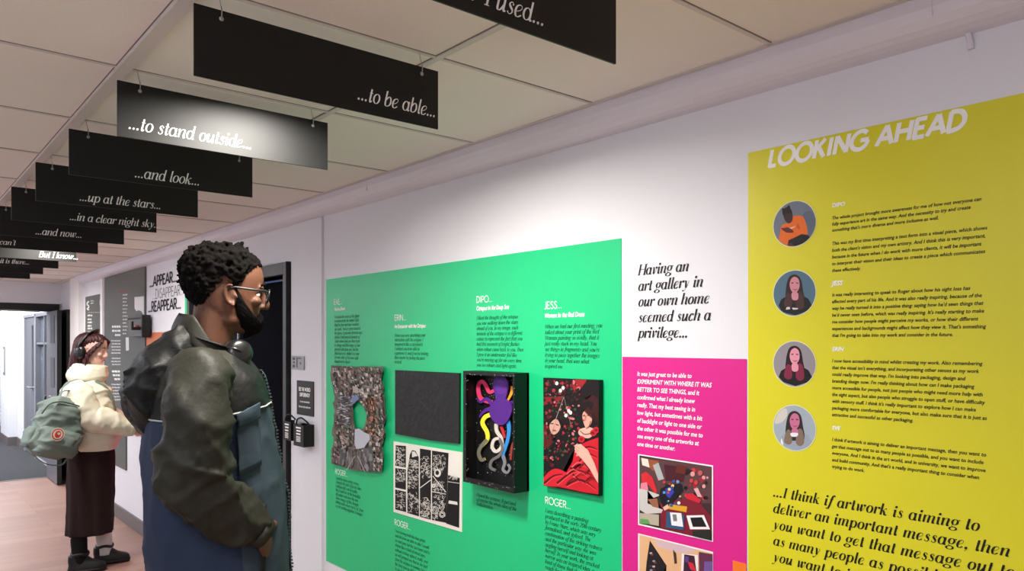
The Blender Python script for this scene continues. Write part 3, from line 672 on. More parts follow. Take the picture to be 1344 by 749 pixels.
# photos on the magenta panel
def photo(name, label, quad, paint, off=.0032, border=1.7, bgc=(60, 40, 44)):
    pc = Picture(off)
    c = (sum(p[0] for p in quad)/4, sum(p[1] for p in quad)/4)
    pc.poly((240, 234, 236), quad)
    q2 = [(p[0]+(c[0]-p[0])*border/abs(c[0]-p[0]), p[1]+(c[1]-p[1])*border*1.05/abs(c[1]-p[1])) for p in quad]
    pc.poly(bgc, q2); paint(pc)
    o = pc.build(name, mp_); o['label'] = label
k = crop(825, 590, 4.709)
def paint1(pc):
    R = random.Random(3)
    def p(col, pts): pc.poly(col, k(pts))
    p((88, 58, 62), [(70,45),(515,105),(515,330),(400,330),(200,300),(70,200)])
    p((226, 214, 200), [(78,50),(120,58),(130,110),(85,95)]); p((150, 84, 50), [(125,60),(185,70),(190,110),(150,130),(130,110)])
    p((170, 172, 174), [(150,95),(185,80),(220,180),(185,190)]); p((70, 26, 36), [(220,90),(360,110),(340,200),(230,190)])
    p((96, 40, 30), [(300,90),(370,105),(345,150),(290,140)])
    for i in range(34):
        x, y = R.uniform(345, 490), R.uniform(125, 300); r = R.uniform(6, 16)
        pc.ell(R.choice([(20,14,20),(200,60,60),(40,20,26),(220,150,150),(150,36,50),(20,16,20),(180,90,90)]), *k([(x, y)])[0], r/4.7, r/4.2, 8)
    p((202, 34, 52), [(345,270),(400,270),(450,310),(440,330),(360,300)]); p((216, 168, 168), [(405,240),(430,235),(455,290),(430,290)])
    p((120, 26, 44), [(200,330),(360,300),(450,335),(512,410),(512,555),(400,530),(200,480)])
    p((206, 40, 48), [(80,150),(110,135),(150,170),(180,260),(165,268),(130,220),(85,200)])
    p((220, 130, 150), [(78,205),(115,200),(125,250),(100,270),(75,250)])
    p((198, 194, 192), [(70,240),(120,250),(200,280),(150,300),(120,330),(215,370),(205,390),(110,395),(72,370)])
    p((178, 168, 150), [(72,390),(190,400),(190,470),(72,450)]); p((92, 158, 84), [(75,425),(125,430),(135,460),(75,455)])
    p((148, 96, 70), [(120,305),(180,300),(190,360),(150,350)])
    p((20, 18, 28), [(200,240),(250,215),(330,210),(340,250),(260,345),(215,350),(190,290)])
    p((52, 60, 170), [(230,240),(265,225),(285,260),(255,300),(235,280)]); p((214, 160, 40), [(255,335),(365,350),(360,385),(250,365)])
    p((222, 180, 160), [(215,355),(245,335),(255,360),(225,375)])
    for i in range(26):
        x, y = R.uniform(220, 330), R.uniform(190, 350); r = R.uniform(4, 11)
        pc.ell(R.choice([(230,225,220),(40,90,160),(210,60,60),(220,200,120),(30,30,40),(90,150,200)]), *k([(x, y)])[0], r/4.7, r/4.7, 7)
    p((48, 82, 118), [(240,380),(350,400),(345,495),(235,480)]); p((232, 232, 236), [(260,385),(330,390),(342,475),(270,465)])
    p((120, 120, 124), [(275,398),(300,398),(305,440),(282,440)])
    p((236, 234, 236), [(362,405),(470,402),(508,490),(385,490)]); p((24, 22, 26), [(385,418),(458,415),(488,475),(402,475)])
    p((34, 40, 32), [(400,500),(512,495),(512,555),(400,530)])
photo('printed_photo', 'white-bordered photo, person with pictures spread over a red table', [(837.5, 595.5), (936, 610.5), (936, 711), (837.5, 688.5)], paint1)
def paint2(pc):
    def p(col, pts): pc.poly(col, k(pts))
    p((222, 176, 132), [(72,535),(180,570),(240,620),(520,640),(520,1000),(72,930)])
    p((206, 178, 186), [(160,555),(330,590),(430,620),(330,640),(180,600)])
    p((30, 26, 32), [(132,560),(235,715),(210,760),(230,830),(100,830),(112,690)])
    for i in range(14):
        R = random.Random(i); x, y = R.uniform(120, 200), R.uniform(620, 800)
        pc.ell(R.choice([(110,60,70),(150,140,150),(70,50,60),(200,170,160)]), *k([(x, y)])[0], 2, 1.4, 7)
    p((66, 44, 40), [(275,615),(295,640),(300,700),(285,705)])
    p((232, 228, 226), [(330,640),(430,650),(430,900),(320,880)]); p((60, 24, 48), [(345,645),(408,655),(422,760),(340,750)])
    p((200, 40, 60), [(365,690),(400,700),(420,750),(385,740)]); p((90, 60, 130), [(350,655),(372,660),(372,700),(350,690)])
    p((96, 44, 74), [(435,630),(520,645),(520,1000),(440,960)]); p((110, 84, 150), [(470,690),(520,690),(520,790),(465,780)])
photo('printed_photo', 'white-bordered photo, pictures hung in a peach-coloured room', [(837.5, 699.5), (936, 724), (936, 826), (837.5, 796)], paint2, bgc=(222, 176, 132))

# ------------------------------------------------------------------ artworks hung on the green panel
def slab(quad_pix, th0, th1, m, parent, name):
    """a board whose front face is at distance th1 from the wall"""
    bm = bmesh.new(); fr = [wp(u, v, W-th1) for u, v in quad_pix]
    f = [bm.verts.new((W-th1, -a, z)) for a, z in fr]; b = [bm.verts.new((W-th0, -a, z)) for a, z in fr]
    bm.faces.new(f); bm.faces.new(b[::-1])
    for i in range(len(f)): j = (i+1) % len(f); bm.faces.new((f[i], b[i], b[j], f[j]))
    bmesh.ops.recalc_face_normals(bm, faces=bm.faces)
    return obj(name, bm, m, parent)
def base_of(u, v): a, z = wp(u, v); return (W, -a, z)
# torn photographic collage with a hole
kc = crop(425, 470, 4.995)
t = thing('collage', 'torn photo collage with a hole showing the green panel through it', 'artwork', base_of(469, 615))
R = random.Random(11)
outer = [(45,45),(120,50),(200,55),(290,55),(380,52),(388,90),(378,130),(392,190),(385,235),(400,250),(398,340),(405,400),(392,440),(402,490),(390,540),(378,575),(392,650),(380,745),(300,745),(220,735),(140,715),(45,690),(52,600),(68,520),(58,500),(60,410),(72,350),(58,290),(75,262),(62,200),(45,120)]
inner = [(185,330),(198,292),(235,288),(262,320),(280,370),(272,430),(255,470),(235,455),(205,462),(192,420)]
oj = [(x+R.uniform(-3, 3), y+R.uniform(-3, 3)) for x, y in dense(outer, 4)]
ij = [(x+R.uniform(-2, 2), y+R.uniform(-2, 2)) for x, y in dense(inner, 3)]
bm = bmesh.new()
def ringedges(pts, off):
    vs = [bm.verts.new((W-off, -a, z)) for a, z in (wp(u, v, W-off) for u, v in kc(pts))]
    return vs, [bm.edges.new((vs[i], vs[(i+1) % len(vs)])) for i in range(len(vs))]
vo, eo = ringedges(oj, .016); vi, ei = ringedges(ij, .016)
bmesh.ops.triangle_fill(bm, edges=eo+ei, use_beauty=True)
fs = list(bm.faces)
# curl the edges of the paper
for v in bm.verts:
    n_ = noise.noise(Vector((v.co.y*14, v.co.z*14, 1))); v.co.x += n_*.008
ex = bmesh.ops.extrude_face_region(bm, geom=fs)
for v in [g for g in ex['geom'] if isinstance(g, bmesh.types.BMVert)]: v.co.x += .002
bmesh.ops.recalc_face_normals(bm, faces=bm.faces)
obj('torn_sheet', bm, mat('collage_paper', (112, 104, 98), .7, .3, vary=.5, vscale=60), t)
pc = Picture(.0245)
def inside(x, y, poly):
    c = False; n = len(poly)
    for i in range(n):
        x0, y0 = poly[i]; x1, y1 = poly[i-1]
        if (y0 > y) != (y1 > y) and x < (x1-x0)*(y-y0)/(y1-y0)+x0: c = not c
    return c
for i in range(2200):
    x, y = R.uniform(48, 400), R.uniform(50, 740)
    if not inside(x, y, outer) or inside(x, y, inner): continue
    if y > 600 and 110 < x < 320: pal = [(120,118,118),(96,94,96),(140,138,136),(82,82,84)]; dx, dy = (x-210)*.12, 26
    elif 270 < x < 345 and 250 < y < 500: pal = [(168,112,72),(96,62,44),(44,34,32),(190,150,120),(120,84,60),(70,60,60)]; dx, dy = 5, R.uniform(6, 14)
    elif 95 < x < 190 and 240 < y < 440: pal = [(150,156,168),(52,54,62),(196,198,204),(90,96,106),(110,90,84)]; dx, dy = 10, 3
    else: pal = [(76,68,66),(140,130,124),(108,88,82),(36,34,36),(176,166,158),(128,104,104),(96,96,88),(206,198,194),(100,116,90),(52,46,46),(150,120,110)]; dx, dy = R.uniform(3, 10), R.uniform(4, 15)
    q = [(x-dx, y-dy), (x+dx*R.uniform(.3, 1), y-dy*R.uniform(.5, 1)), (x+dx, y+dy), (x-dx*R.uniform(.4, 1), y+dy*R.uniform(.4, 1))]
    if all(inside(*p, outer) and not inside(*p, inner) for p in q): pc.lay = i % 40; pc.poly(R.choice(pal), kc(q))
pc.poly((188, 192, 204), kc([(205,465),(235,460),(260,480),(300,500),(305,530),(265,585),(215,595),(203,560)]))
pc.poly((120, 136, 180), kc([(180,262),(215,235),(235,262),(195,300)])); pc.poly((176, 166, 160), kc([(190,180),(225,190),(230,230),(195,225)]))
pc.ribbon((200, 196, 190), kc([(205,640),(150,735)]), .6); pc.ribbon((200, 196, 190), kc([(225,640),(270,742)]), .6); pc.ribbon((70, 70, 72), kc([(250,650),(330,742)]), .8)
pc.build('photo_fragments', t)
# dark embossed board
t = thing('relief_board', 'almost black embossed board above the black-and-white print', 'artwork', base_of(560, 580))
kb = [(518.5, 485.5), (602.5, 489.5), (602, 582), (565, 577.5), (518.5, 569)]
slab(kb, 0, .012, mat('embossed_black', (30, 32, 32), .6, .35, bump=.5, bscale=26), t, 'board')
pc = Picture(.0123); R = random.Random(5)
for i in range(16):
    x, y = R.uniform(480, 860), R.uniform(110, 500); an = R.choice([0, .1, 1.5, .7]); ln = R.uniform(12, 45)
    pc.ribbon((44, 47, 46), kc([(x, y), (x+ln*math.cos(an), min(y+ln*math.sin(an), 510))]), .25)
pc.ribbon((92, 94, 88), kc([(630,275),(690,340)]), .35); pc.ribbon((84, 86, 80), kc([(510,88),(512,122)]), .4)
pc.build('embossed_lines', t)
# black and white storyboard print
t = thing('print', 'black-and-white storyboard print in upright strips on white paper', 'artwork', base_of(560, 690))
qw = [(516.5, 579), (606.5, 593.5), (606, 698), (516.5, 671.5)]
slab(qw, 0, .005, mat('print_paper', (236, 232, 222), .7, .3), t, 'paper')
pc = Picture(.0053); kl = crop(510, 570, 5.35); R = random.Random(21)
KB, KW = (16, 14, 14), (226, 222, 214)
def strip_(x0, x1, y0, y1, slope=.2): return kl([(x0, y0+slope*(x0-45)), (x1, y0+slope*(x1-45)), (x1, y1+slope*1.35*(x1-45)), (x0, y1+slope*1.35*(x0-45))])
pc.poly(KB, kl([(50,75),(122,80),(122,232),(47,218)])); pc.poly(KB, kl([(47,235),(122,245),(122,388),(47,372)])); pc.poly(KB, kl([(47,385),(122,402),(124,545),(47,525)]))
pc.poly(KB, kl([(132,260),(150,140),(165,110),(190,115),(212,160),(214,575),(132,550)])); pc.poly(KB, kl([(220,98),(298,110),(298,598),(220,578)]))
pc.poly(KB, kl([(305,112),(422,130),(405,620),(305,600)])); pc.poly(KB, kl([(418,285),(500,305),(496,655),(405,625)]))
pc.poly(KW, kl([(165,118),(185,120),(205,150),(165,160)]))
def scr(x0, x1, y0, y1, n, kinds):
    for i in range(n):
        x, y = R.uniform(x0+6, x1-6), R.uniform(y0, y1); kd = R.choice(kinds)
        if kd == 'c':
            r = R.uniform(5, 13); ph = R.uniform(0, 6)
            pts = [(x+r*math.cos(ph+q*.9), y+r*math.sin(ph+q*.9)) for q in range(5)]
        elif kd == 'h': ln = R.uniform(8, 22); pts = [(x-ln/2, y-1), (x, y+R.uniform(-2, 3)), (x+ln/2, y+3)]
        else: ln = R.uniform(8, 20); pts = [(x-2, y-ln/2), (x+R.uniform(-3, 3), y), (x+3, y+ln/2)]
        pts = [(min(max(px, x0+2), x1-2), py) for px, py in pts]
        pc.lay = 20+i % 8; pc.ribbon(KW, kl(pts), R.uniform(.25, .55), 3)
scr(48, 122, 90, 215, 60, 'cvh'); scr(48, 122, 245, 330, 45, 'vhc'); scr(48, 122, 395, 520, 50, 'hhv'); scr(134, 213, 175, 375, 130, 'hhcv'); scr(134, 213, 405, 545, 50, 'cv')
scr(222, 297, 160, 300, 40, 'cc'); scr(222, 297, 450, 575, 60, 'c'); scr(308, 405, 140, 260, 70, 'vvc'); scr(308, 405, 330, 400, 30, 'c'); scr(308, 400, 430, 600, 50, 'c')
pc.ell(KW, *kl([(345,270)])[0], 4.6, 5.5); pc.ell(KB, *kl([(343,268)])[0], 2.4, 3)
for cxy, r in (((325,530), 26), ((378,560), 20), ((318,360), 12)):
    for q in (1, .6): pc.ribbon(KW, [kl([(cxy[0]+r*q*math.cos(s), cxy[1]+r*q*math.sin(s))])[0] for s in (i*.7 for i in range(10))], .8, 3)
pc.lay = 30
pc.ribbon(KW, kl([(222,375),(298,318)]), 1.1); pc.ribbon(KW, kl([(312,290),(405,405)]), 1.0); pc.ribbon(KW, kl([(306,400),(405,418)]), 1.0); pc.ribbon(KW, kl([(418,330),(498,342)]), .7)
pc.poly(KW, kl([(425,462),(484,472),(487,494),(422,484)])); scr(422, 495, 285, 312, 18, 'c')
pc.build('ink_drawing', t)

# octopus in its shadow box
t = thing('shadow_box', 'deep black shadow box holding a colourful octopus with one arm of each colour', 'artwork', base_of(655, 640))
d = .067; XB = W-d
a0, zt = wp(609, 486.5, XB); a1, _ = wp(676, 490, XB); zb = wp(609, 631.5, XB)[1]
box_m = mat('box_black', (12, 12, 13), .5, .4)
bm = bx(((W-.003, -a0, zb), (W-.012, -a1, zt)))
for p in (((XB, -a0, zb), (W, -a0-.0+.0-.006, zt)), ((XB, -a1, zb), (W, -a1+.006, zt)), ((XB, -a0-.006, zt-.006), (W, -a1+.006, zt)), ((XB, -a0-.006, zb), (W, -a1+.006, zb+.006))): box(bm, *p)
obj('case', bm, box_m, t)
fw = .021
bm = bx(((XB-.004, -a0, zb), (XB, -a0-fw*.8, zt)), ((XB-.004, -a1+fw*.35, zb), (XB, -a1, zt)), ((XB-.004, -a0-fw*.8, zt-fw*.6), (XB, -a1+fw*.35, zt)), ((XB-.004, -a0-fw*.8, zb), (XB, -a1+fw*.35, zb+fw*.9)))
obj('front_frame', bm, box_m, t)
ko = crop(600, 470, 3.564)
dd = .0145
pc = Picture(dd); R = random.Random(9)
for i in range(170):
    x, y = R.uniform(62, 268), R.uniform(90, 560); r = R.uniform(.15, .55)
    pc.lay = 1; pc.ell((200, 200, 205), *ko([(x, y)])[0], r, r, 6)
pc.build('star_dots', t)
pc = Picture(XB and d+.0045); R = random.Random(4)
for i in range(60):
    sd = R.choice('lrtb'); q = R.random()
    u, v = {'l': (610.5+R.random()*4, 488+q*142), 'r': (674.8+R.random()*.8, 491+q*150), 't': (611+q*63, 488.5+q*3.5+R.random()*3), 'b': (611+q*63, 627+q*13+R.random()*5)}[sd]
    pc.lay = 1; pc.ell((190, 190, 195), u, v, .4, .4, 6)
pc.build('frame_dots', t)
def arm(name, label, pts, w0, w1, col, lay, tip=None, tipn=.3):
    pc = Picture(.020+lay*.0012); p = ko(pts)
    pc.ribbon(col, p, (w0/3.56, w1/3.56), 8)
    if tip: pc.lay += 1; n = max(2, int(len(p)*(1-tipn))); pc.ribbon(tip, p[n-1:], ((w0+(w1-w0)*(n-1)/(len(p)-1))/3.56*1.02, w1/3.56), 8)
    # real thickness
    ex = bmesh.ops.extrude_face_region(pc.bm, geom=list(pc.bm.faces))
    for v in [g for g in ex['geom'] if isinstance(g, bmesh.types.BMVert)]: v.co.x += .003
    o = pc.build(name, octo)
    o['label'] = label
octo = None
pc = Picture(.030)
pc.poly((84, 34, 134), ko(cr([(176,170),(168,130),(176,98),(204,82),(230,95),(238,128),(232,165),(226,192),(246,205),(256,240),(240,285),(212,312),(176,300),(150,258),(158,212),(182,192)], 4, True)))
pc.poly((96, 44, 148), ko(cr([(182,125),(204,95),(226,125),(222,160),(190,165)], 4, True)))
pc.ell((44, 60, 150), *ko([(186,176)])[0], 1.2, 1.6); pc.ell((44, 60, 150), *ko([(222,178)])[0], 1.2, 1.6)
ex = bmesh.ops.extrude_face_region(pc.bm, geom=list(pc.bm.faces))
for v in [g for g in ex['geom'] if isinstance(g, bmesh.types.BMVert)]: v.co.x += .006
octo = pc.build('octopus', t)
arm('arm', 'pink arm', [(172,150),(150,158),(132,125),(115,108),(98,130),(105,180),(130,198),(165,206)], 15, 19, (226, 60, 108), 1)
arm('arm', 'purple arm', [(165,215),(135,190),(110,205),(95,190)], 20, 6, (88, 36, 138), 2)
arm('arm', 'purple arm reaching left', [(165,235),(140,240),(118,255),(104,275)], 22, 8, (88, 36, 138), 3)
arm('arm', 'orange arm', [(230,200),(240,190),(254,160),(258,130)], 8, 15, (244, 160, 50), 1)
arm('arm', 'purple arm reaching right', [(240,215),(255,205),(268,212)], 16, 8, (88, 36, 138), 2)
arm('arm', 'yellow arm fading to grey', [(160,262),(130,275),(118,305),(138,345),(140,380),(110,415),(100,445),(112,475),(130,470)], 20, 14, (240, 230, 60), 2, (120, 116, 100), .36)
arm('arm', 'white curling arm', [(182,305),(184,340),(205,375),(206,415),(180,436),(163,415),(172,382),(198,378),(212,420),(196,455),(162,478),(155,510),(180,525)], 16, 12, (214, 206, 196), 4, (110, 108, 106), .35)
arm('arm', 'red arm', [(205,318),(216,350),(222,372)], 14, 8, (198, 40, 50), 1)
arm('arm', 'dark red arm', [(262,395),(254,425),(250,475)], 12, 9, (150, 56, 46), 1)
arm('arm', 'blue arm with a grey tip', [(236,290),(242,330),(236,380),(224,420),(214,455),(222,490),(214,520),(232,535),(246,515),(236,495)], 18, 9, (52, 140, 214), 3, (130, 132, 136), .5)

# red dress picture
t = thing('picture', 'frameless picture of a reclining person in a red dress among dark flowers', 'artwork', base_of(750, 650))
slab([(713, 495.5), (786.5, 498.5), (786, 651), (713.5, 637)], 0, .02, mat('picture_edge', (14, 14, 14), .5, .4), t, 'backing_board')
kr = crop(700, 480, 4.16); pc = Picture(.0205); R = random.Random(2)
def in_picture(u, v):
    u = min(max(u, 713.4), 786.2); return u, min(max(v, 495.7+(u-713)*.041), 636.6+(u-713.5)*.193)
pc.clip = in_picture
def p(col, pts, sm=False): pc.poly(col, kr(cr(pts, 4, True) if sm else pts))
p((20, 14, 16), [(54,65),(358,78),(356,712),(56,655)])
p((130, 26, 32), [(56,170),(170,165),(160,185),(56,215)]); p((150, 30, 34), [(215,80),(290,75),(250,130),(225,140)], True); p((96, 22, 26), [(56,320),(90,350),(100,430),(56,440)], True)
p((30, 18, 16), [(60,240),(110,200),(160,230),(165,300),(120,330),(70,300)], True)
p((206, 156, 140), [(90,320),(120,290),(150,310),(140,355),(110,375),(92,350)], True)
p((24, 14, 14), [(280,200),(356,150),(356,260),(320,330),(285,260)], True)
p((216, 160, 142), [(270,260),(300,225),(318,250),(318,310),(290,340),(272,300)], True); p((196, 120, 110), [(266,268),(285,262),(282,278)]); p((160, 40, 50), [(268,292),(282,294),(276,304)])
p((222, 172, 156), [(255,345),(310,335),(340,360),(300,395),(250,375)], True)
p((196, 26, 40), [(230,440),(300,410),(356,390),(356,700),(280,690),(120,655),(170,600),(215,520)], False)
p((206, 30, 44), [(56,610),(120,560),(200,600),(150,655),(56,650)], True)
for pts in ([(250,520),(300,480),(350,500)], [(130,640),(230,570),(330,600)], [(200,560),(280,540),(350,600)], [(180,650),(260,620),(340,670)], [(240,470),(300,440),(352,455)], [(60,640),(110,600),(160,590)], [(215,590),(250,620),(300,640)]):
    pc.ribbon((90, 8, 18), kr(pts), (3.0, .8)); pc.ribbon((228, 70, 84), kr([(x+3, y+10) for x, y in pts]), (1.4, .4))
p((222, 172, 156), [(232,430),(260,425),(300,460),(335,530),(356,590),(356,640),(310,560),(270,510),(240,480),(228,455)], False)
for q in ((225,440,245,425), (228,470,252,462), (235,490,262,480)): pc.ribbon((212, 160, 144), kr([(q[0], q[1]), (q[2], q[3])]), 2.0)
for i in range(420):
    x, y = R.uniform(60, 255), R.uniform(80, 590)
    if (y > 470 and x > 190-(y-470)*.9) or (85 < x < 155 and 285 < y < 378): continue
    pc.lay = 10+i % 30; r = R.uniform(3, 11); c_ = R.choice([(178,34,52),(120,20,34),(30,60,34),(22,34,24),(206,120,124),(50,12,20),(20,14,16),(60,82,56),(150,44,58),(26,18,20),(16,12,12),(96,16,28),(34,26,26)])
    pc.ell(c_, *kr([(x, y)])[0], r/4.16, r*R.uniform(.5, 1)/4.16, 7, R.uniform(0, 3))
for q in ((180,270),(205,255),(195,245),(150,135),(130,95),(165,120)): pc.ell((236, 228, 220), *kr([q])[0], 2.2, 2.6, 8)
for q in ((265,400),(330,365),(345,350)): pc.ell((186, 26, 44), *kr([q])[0], 4.5, 4.5, 9); pc.ell((120, 10, 26), *kr([q])[0], 2.2, 2.0, 7)
for q in range(26):       # locks of dark hair round the face
    x = 262+q*3.6; pc.lay = 45; pc.ribbon((40+q % 3*16, 22, 22), kr([(x+30, 150+abs(q-8)*3), (x+12, 195+q*2), (x+20+q*.6, 250+q*4)]), (1.2, .4))
pc.lay = 48
p((24, 14, 16), [(262,262),(276,240),(300,222),(318,236),(330,200),(290,190),(262,225)], True)
pc.ribbon((60, 26, 26), kr([(272,272),(284,270)]), .8); pc.ribbon((60, 26, 26), kr([(296,268),(310,270)]), .8); pc.ribbon((70, 34, 30), kr([(294,256),(312,258)]), .7)
pc.ribbon((176, 112, 100), kr([(290,270),(284,292),(292,296)]), .7); pc.ribbon((150, 90, 84), kr([(316,300),(305,330),(290,340)]), 1.0)
for a_, b_ in (((98,315),(112,312)), ((125,318),(140,322))): pc.ribbon((60, 30, 28), kr([a_, b_]), .9)
pc.ribbon((150, 50, 54), kr([(108,350),(126,352)]), 1.1); pc.ribbon((30, 18, 18), kr([(90,300),(110,280),(140,292),(156,330)]), 2.2)
pc.ribbon((40, 16, 18), kr([(256,352),(285,372),(330,362)]), .7)
for q in range(22):      # folds of the dress
    x0, y0 = R.uniform(200, 330), R.uniform(450, 660); pc.lay = 50+q % 4
    if y0 < 430+(330-x0)*1.0: continue
    pc.ribbon(R.choice([(120,12,24),(86,6,16),(236,86,96),(158,18,32)]), kr([(x0-30, y0+24), (x0, y0), (x0+24, y0+4), (min(x0+50, 352), y0+22)]), (R.uniform(1, 2.6), .4))
pc.lay = 60
p((222, 172, 156), [(232,430),(260,425),(300,460),(335,530),(356,590),(356,640),(310,560),(270,510),(240,480),(228,455)])
for q in ((236,436,256,452), (232,448,252,466), (234,462,250,478)): pc.ribbon((168, 110, 98), kr([(q[0], q[1]), (q[2], q[3])]), .5)
pc.ribbon((170, 160, 160), kr([(100,370),(140,250),(170,170)]), .5); pc.ribbon((150, 140, 140), kr([(170,170),(210,330)]), .4)
pc.build('image', t)

# ------------------------------------------------------------------ small things between the doorway and the green panel
t = thing('switch_plate', 'small square steel plate above the black notice', 'plate', base_of(394, 486))
a0, z1 = wp(386.5, 466.8); a1, z0 = wp(403, 485.2)
obj('plate', bx(((W-.018, -a0, z0), (W-.012, -a1, z1))), mat('plate_steel', (150, 150, 152), .4, .5, metal=.6), t, bevel=.001)
bm = bmesh.new()
for (x0, x1, y0, y1) in ((.12,.3,.15,.35),(.15,.28,.45,.6),(.12,.3,.7,.9),(.45,.8,.8,.88),(.42,.5,.15,.9),(.7,.78,.4,.55)):
    box(bm, (W-.0188, -(a0+(a1-a0)*x0), z0+(z1-z0)*y0), (W-.018, -(a0+(a1-a0)*x1), z0+(z1-z0)*y1))
obj('markings', bm, mat('plate_marks', (70, 70, 74), .5, .4), t)
t = thing('notice', 'small black notice with white words on the white board by the doorway', 'sign', base_of(404, 547))
a0, z1 = wp(393.3, 498.6); a1, z0 = wp(415.3, 546.5)
obj('plaque', bx(((W-.017, -a0, z0), (W-.012, -a1, z1))), mat('plaque_black', (22, 22, 24), .5, .4), t, bevel=.0008)
L = Letters(wall3(.0175)); HB = style(stem=.13, mono=True, shear=0, track=0, xs=.7, res=4)
wd = a1-a0
for s, f0, f1, y in (('SEE THE WORLD', .13, .83, .70), ('DIFFERENTLY', .2, .80, .54)):
    L.add(text2d(s, HB), a0+wd*f0, z0+(z1-z0)*y, wd*(f1-f0)/text_width(s, HB), .027)
for s, f0, f1, y in (('Try one of our viewers and then look', .2, .78, .37), ('Please return it after using the viewer', .13, .83, .22)):
    L.add(text2d(s, SUB), a0+wd*f0, z0+(z1-z0)*y, wd*(f1-f0)/text_width(s, SUB), .013)
L.build('lettering', INKW, t)
def holder(label, y0, y1, xf, z0, z1):
    t = thing('viewer_box', label, 'box', (W, (y0+y1)/2, z0), 0, 'black viewer boxes below the notice')
    bm = bx(((xf, y0, z0), (xf+.004, y1, z1)), ((xf+.004, y0, z0), (W-.012, y0+.004, z1)), ((xf+.004, y1-.004, z0), (W-.012, y1, z1)), ((W-.016, y0+.004, z0), (W-.012, y1-.004, z1)), ((xf+.004, y0+.004, z0), (W-.016, y1-.004, z0+.004)))
    obj('case', bm, box_m, t)
    bm = bmesh.new(); ym = (y0+y1)/2
    tube(bm, cr([(xf+.012, y1-.012, z0+.01), (xf+.01, y1-.012, z1+.005), (xf+.012, ym+.01, z1+.034), (xf+.025, ym-.02, z1+.024), (xf+.04, y0+.012, z1-.01), (xf+.042, y0+.012, z0+.01)], 6), .0045)
    obj('strap', bm, box_m, t)
    bm = bmesh.new()
    for q, (f0, f1) in enumerate(((.25, .75), (.3, .72), (.28, .7))):
        box(bm, (xf-.0008, y1-(y1-y0)*f0, z1-.02-q*.016), (xf, y1-(y1-y0)*f1, z1-.012-q*.016))
    for q in range(4): box(bm, (xf-.0008, y1-(y1-y0)*.28, z1-.064-q*.008), (xf, y1-(y1-y0)*.7, z1-.060-q*.008))
    o = obj('label_print', bm, INKW, t)
holder('black box with a strap mounted right under the black notice', 3.645, 3.765, 1.682, 1.104, 1.216)
holder('narrow black box with white print beside the navy doorway', 3.80, 3.90, 1.682, 1.122, 1.222)
bm = bmesh.new()
ball(bm, (1.715, 3.775, 1.222), (.02, .022, .018), 12)
o = tag(obj('crumpled_tissue', bm, mat('tissue', (226, 226, 230), .8, .2, bump=.6, bscale=90), smooth=True), 'crumpled white wipe tucked between the two black boxes', 'tissue')

# ------------------------------------------------------------------ panels further along the wall
aL = lambda u: wp(u, 450)[0]
TH = .014
# tall grey panel with a notch at its lower right corner
t = thing('wall_panel', 'tall dark grey text panel behind the two people, reaching up to the trunking', 'wall panel', (W, -(aL(139)+aL(192.5))/2, .485))
bm = bmesh.new()
ol = [(aL(139), .485), (aL(167), .485), (aL(167), .84), (aL(192.5), .84), (aL(192.5), 2.285), (aL(139), 2.285)]
f = [bm.verts.new((W-TH, -a, z)) for a, z in ol]; b = [bm.verts.new((W-.001, -a, z)) for a, z in ol]
bm.faces.new(f); bm.faces.new(b[::-1])
for i in range(6): bm.faces.new((f[i], b[i], b[(i+1) % 6], f[(i+1) % 6]))
bmesh.ops.recalc_face_normals(bm, faces=bm.faces)
obj('sheet', bm, GREYP, t)
def bars(name, rows, col, parent, off=TH+.0008, seed=1):
    """lines too small to read: a row of word-like dashes per line (pixel columns u0..u1, row v, height h)"""
    R = random.Random(seed); bm = bmesh.new()
    for u0, u1, v, h in rows:
        u = u0
        while u < u1-.2:
            w_ = min(R.uniform(1.5, 4.2), u1-u); A, z1 = wp(u, v-h/2, W-off); B, _ = wp(u+w_, v, W-off); z0 = wp(u, v+h/2, W-off)[1]
            vs = [bm.verts.new((W-off, -p_, q)) for p_, q in ((A, z0), (B, z0), (B, z1), (A, z1))]; bm.faces.new(vs)
            u += w_+.5
    return obj(name, bm, ink(col), parent)
rows = [(161, 167.5-(i % 3)*.8, 387+i*4.6, 1.5) for i in range(12)]
bars('body_text', rows, (205, 205, 200), t)
o = bars('heading', [(156.5, 167, 383, 1.5)], (170, 80, 70), t); o['label'] = 'dull red heading'
bars('heading', [(147, 158, 428.5, 2.6), (147, 158, 434, 2.6), (151, 158, 439.5, 2.6), (147, 158, 487, 2.6), (148, 158, 492, 2.6), (150, 158, 497, 2.6)], (235, 235, 232), t, seed=3)
bars('body_text', [(146+(i % 2), 158, v, 1.4) for i, v in enumerate((447, 451, 455, 459, 463, 470, 474, 478, 504, 508, 512, 516, 520, 524))], (215, 215, 212), t, seed=4)
pc = Picture(TH+.001); kx = crop(110, 340, 6.24)
pc.poly((225, 225, 225), kx([(415,310),(492,303),(492,460),(470,425),(450,418),(430,425),(416,405)])); pc.build('torn_print', t)
pc = Picture(TH+.001); pc.poly((222, 222, 220), kx([(343,640),(368,640),(370,745),(345,750)])); pc.build('upright_title', t)
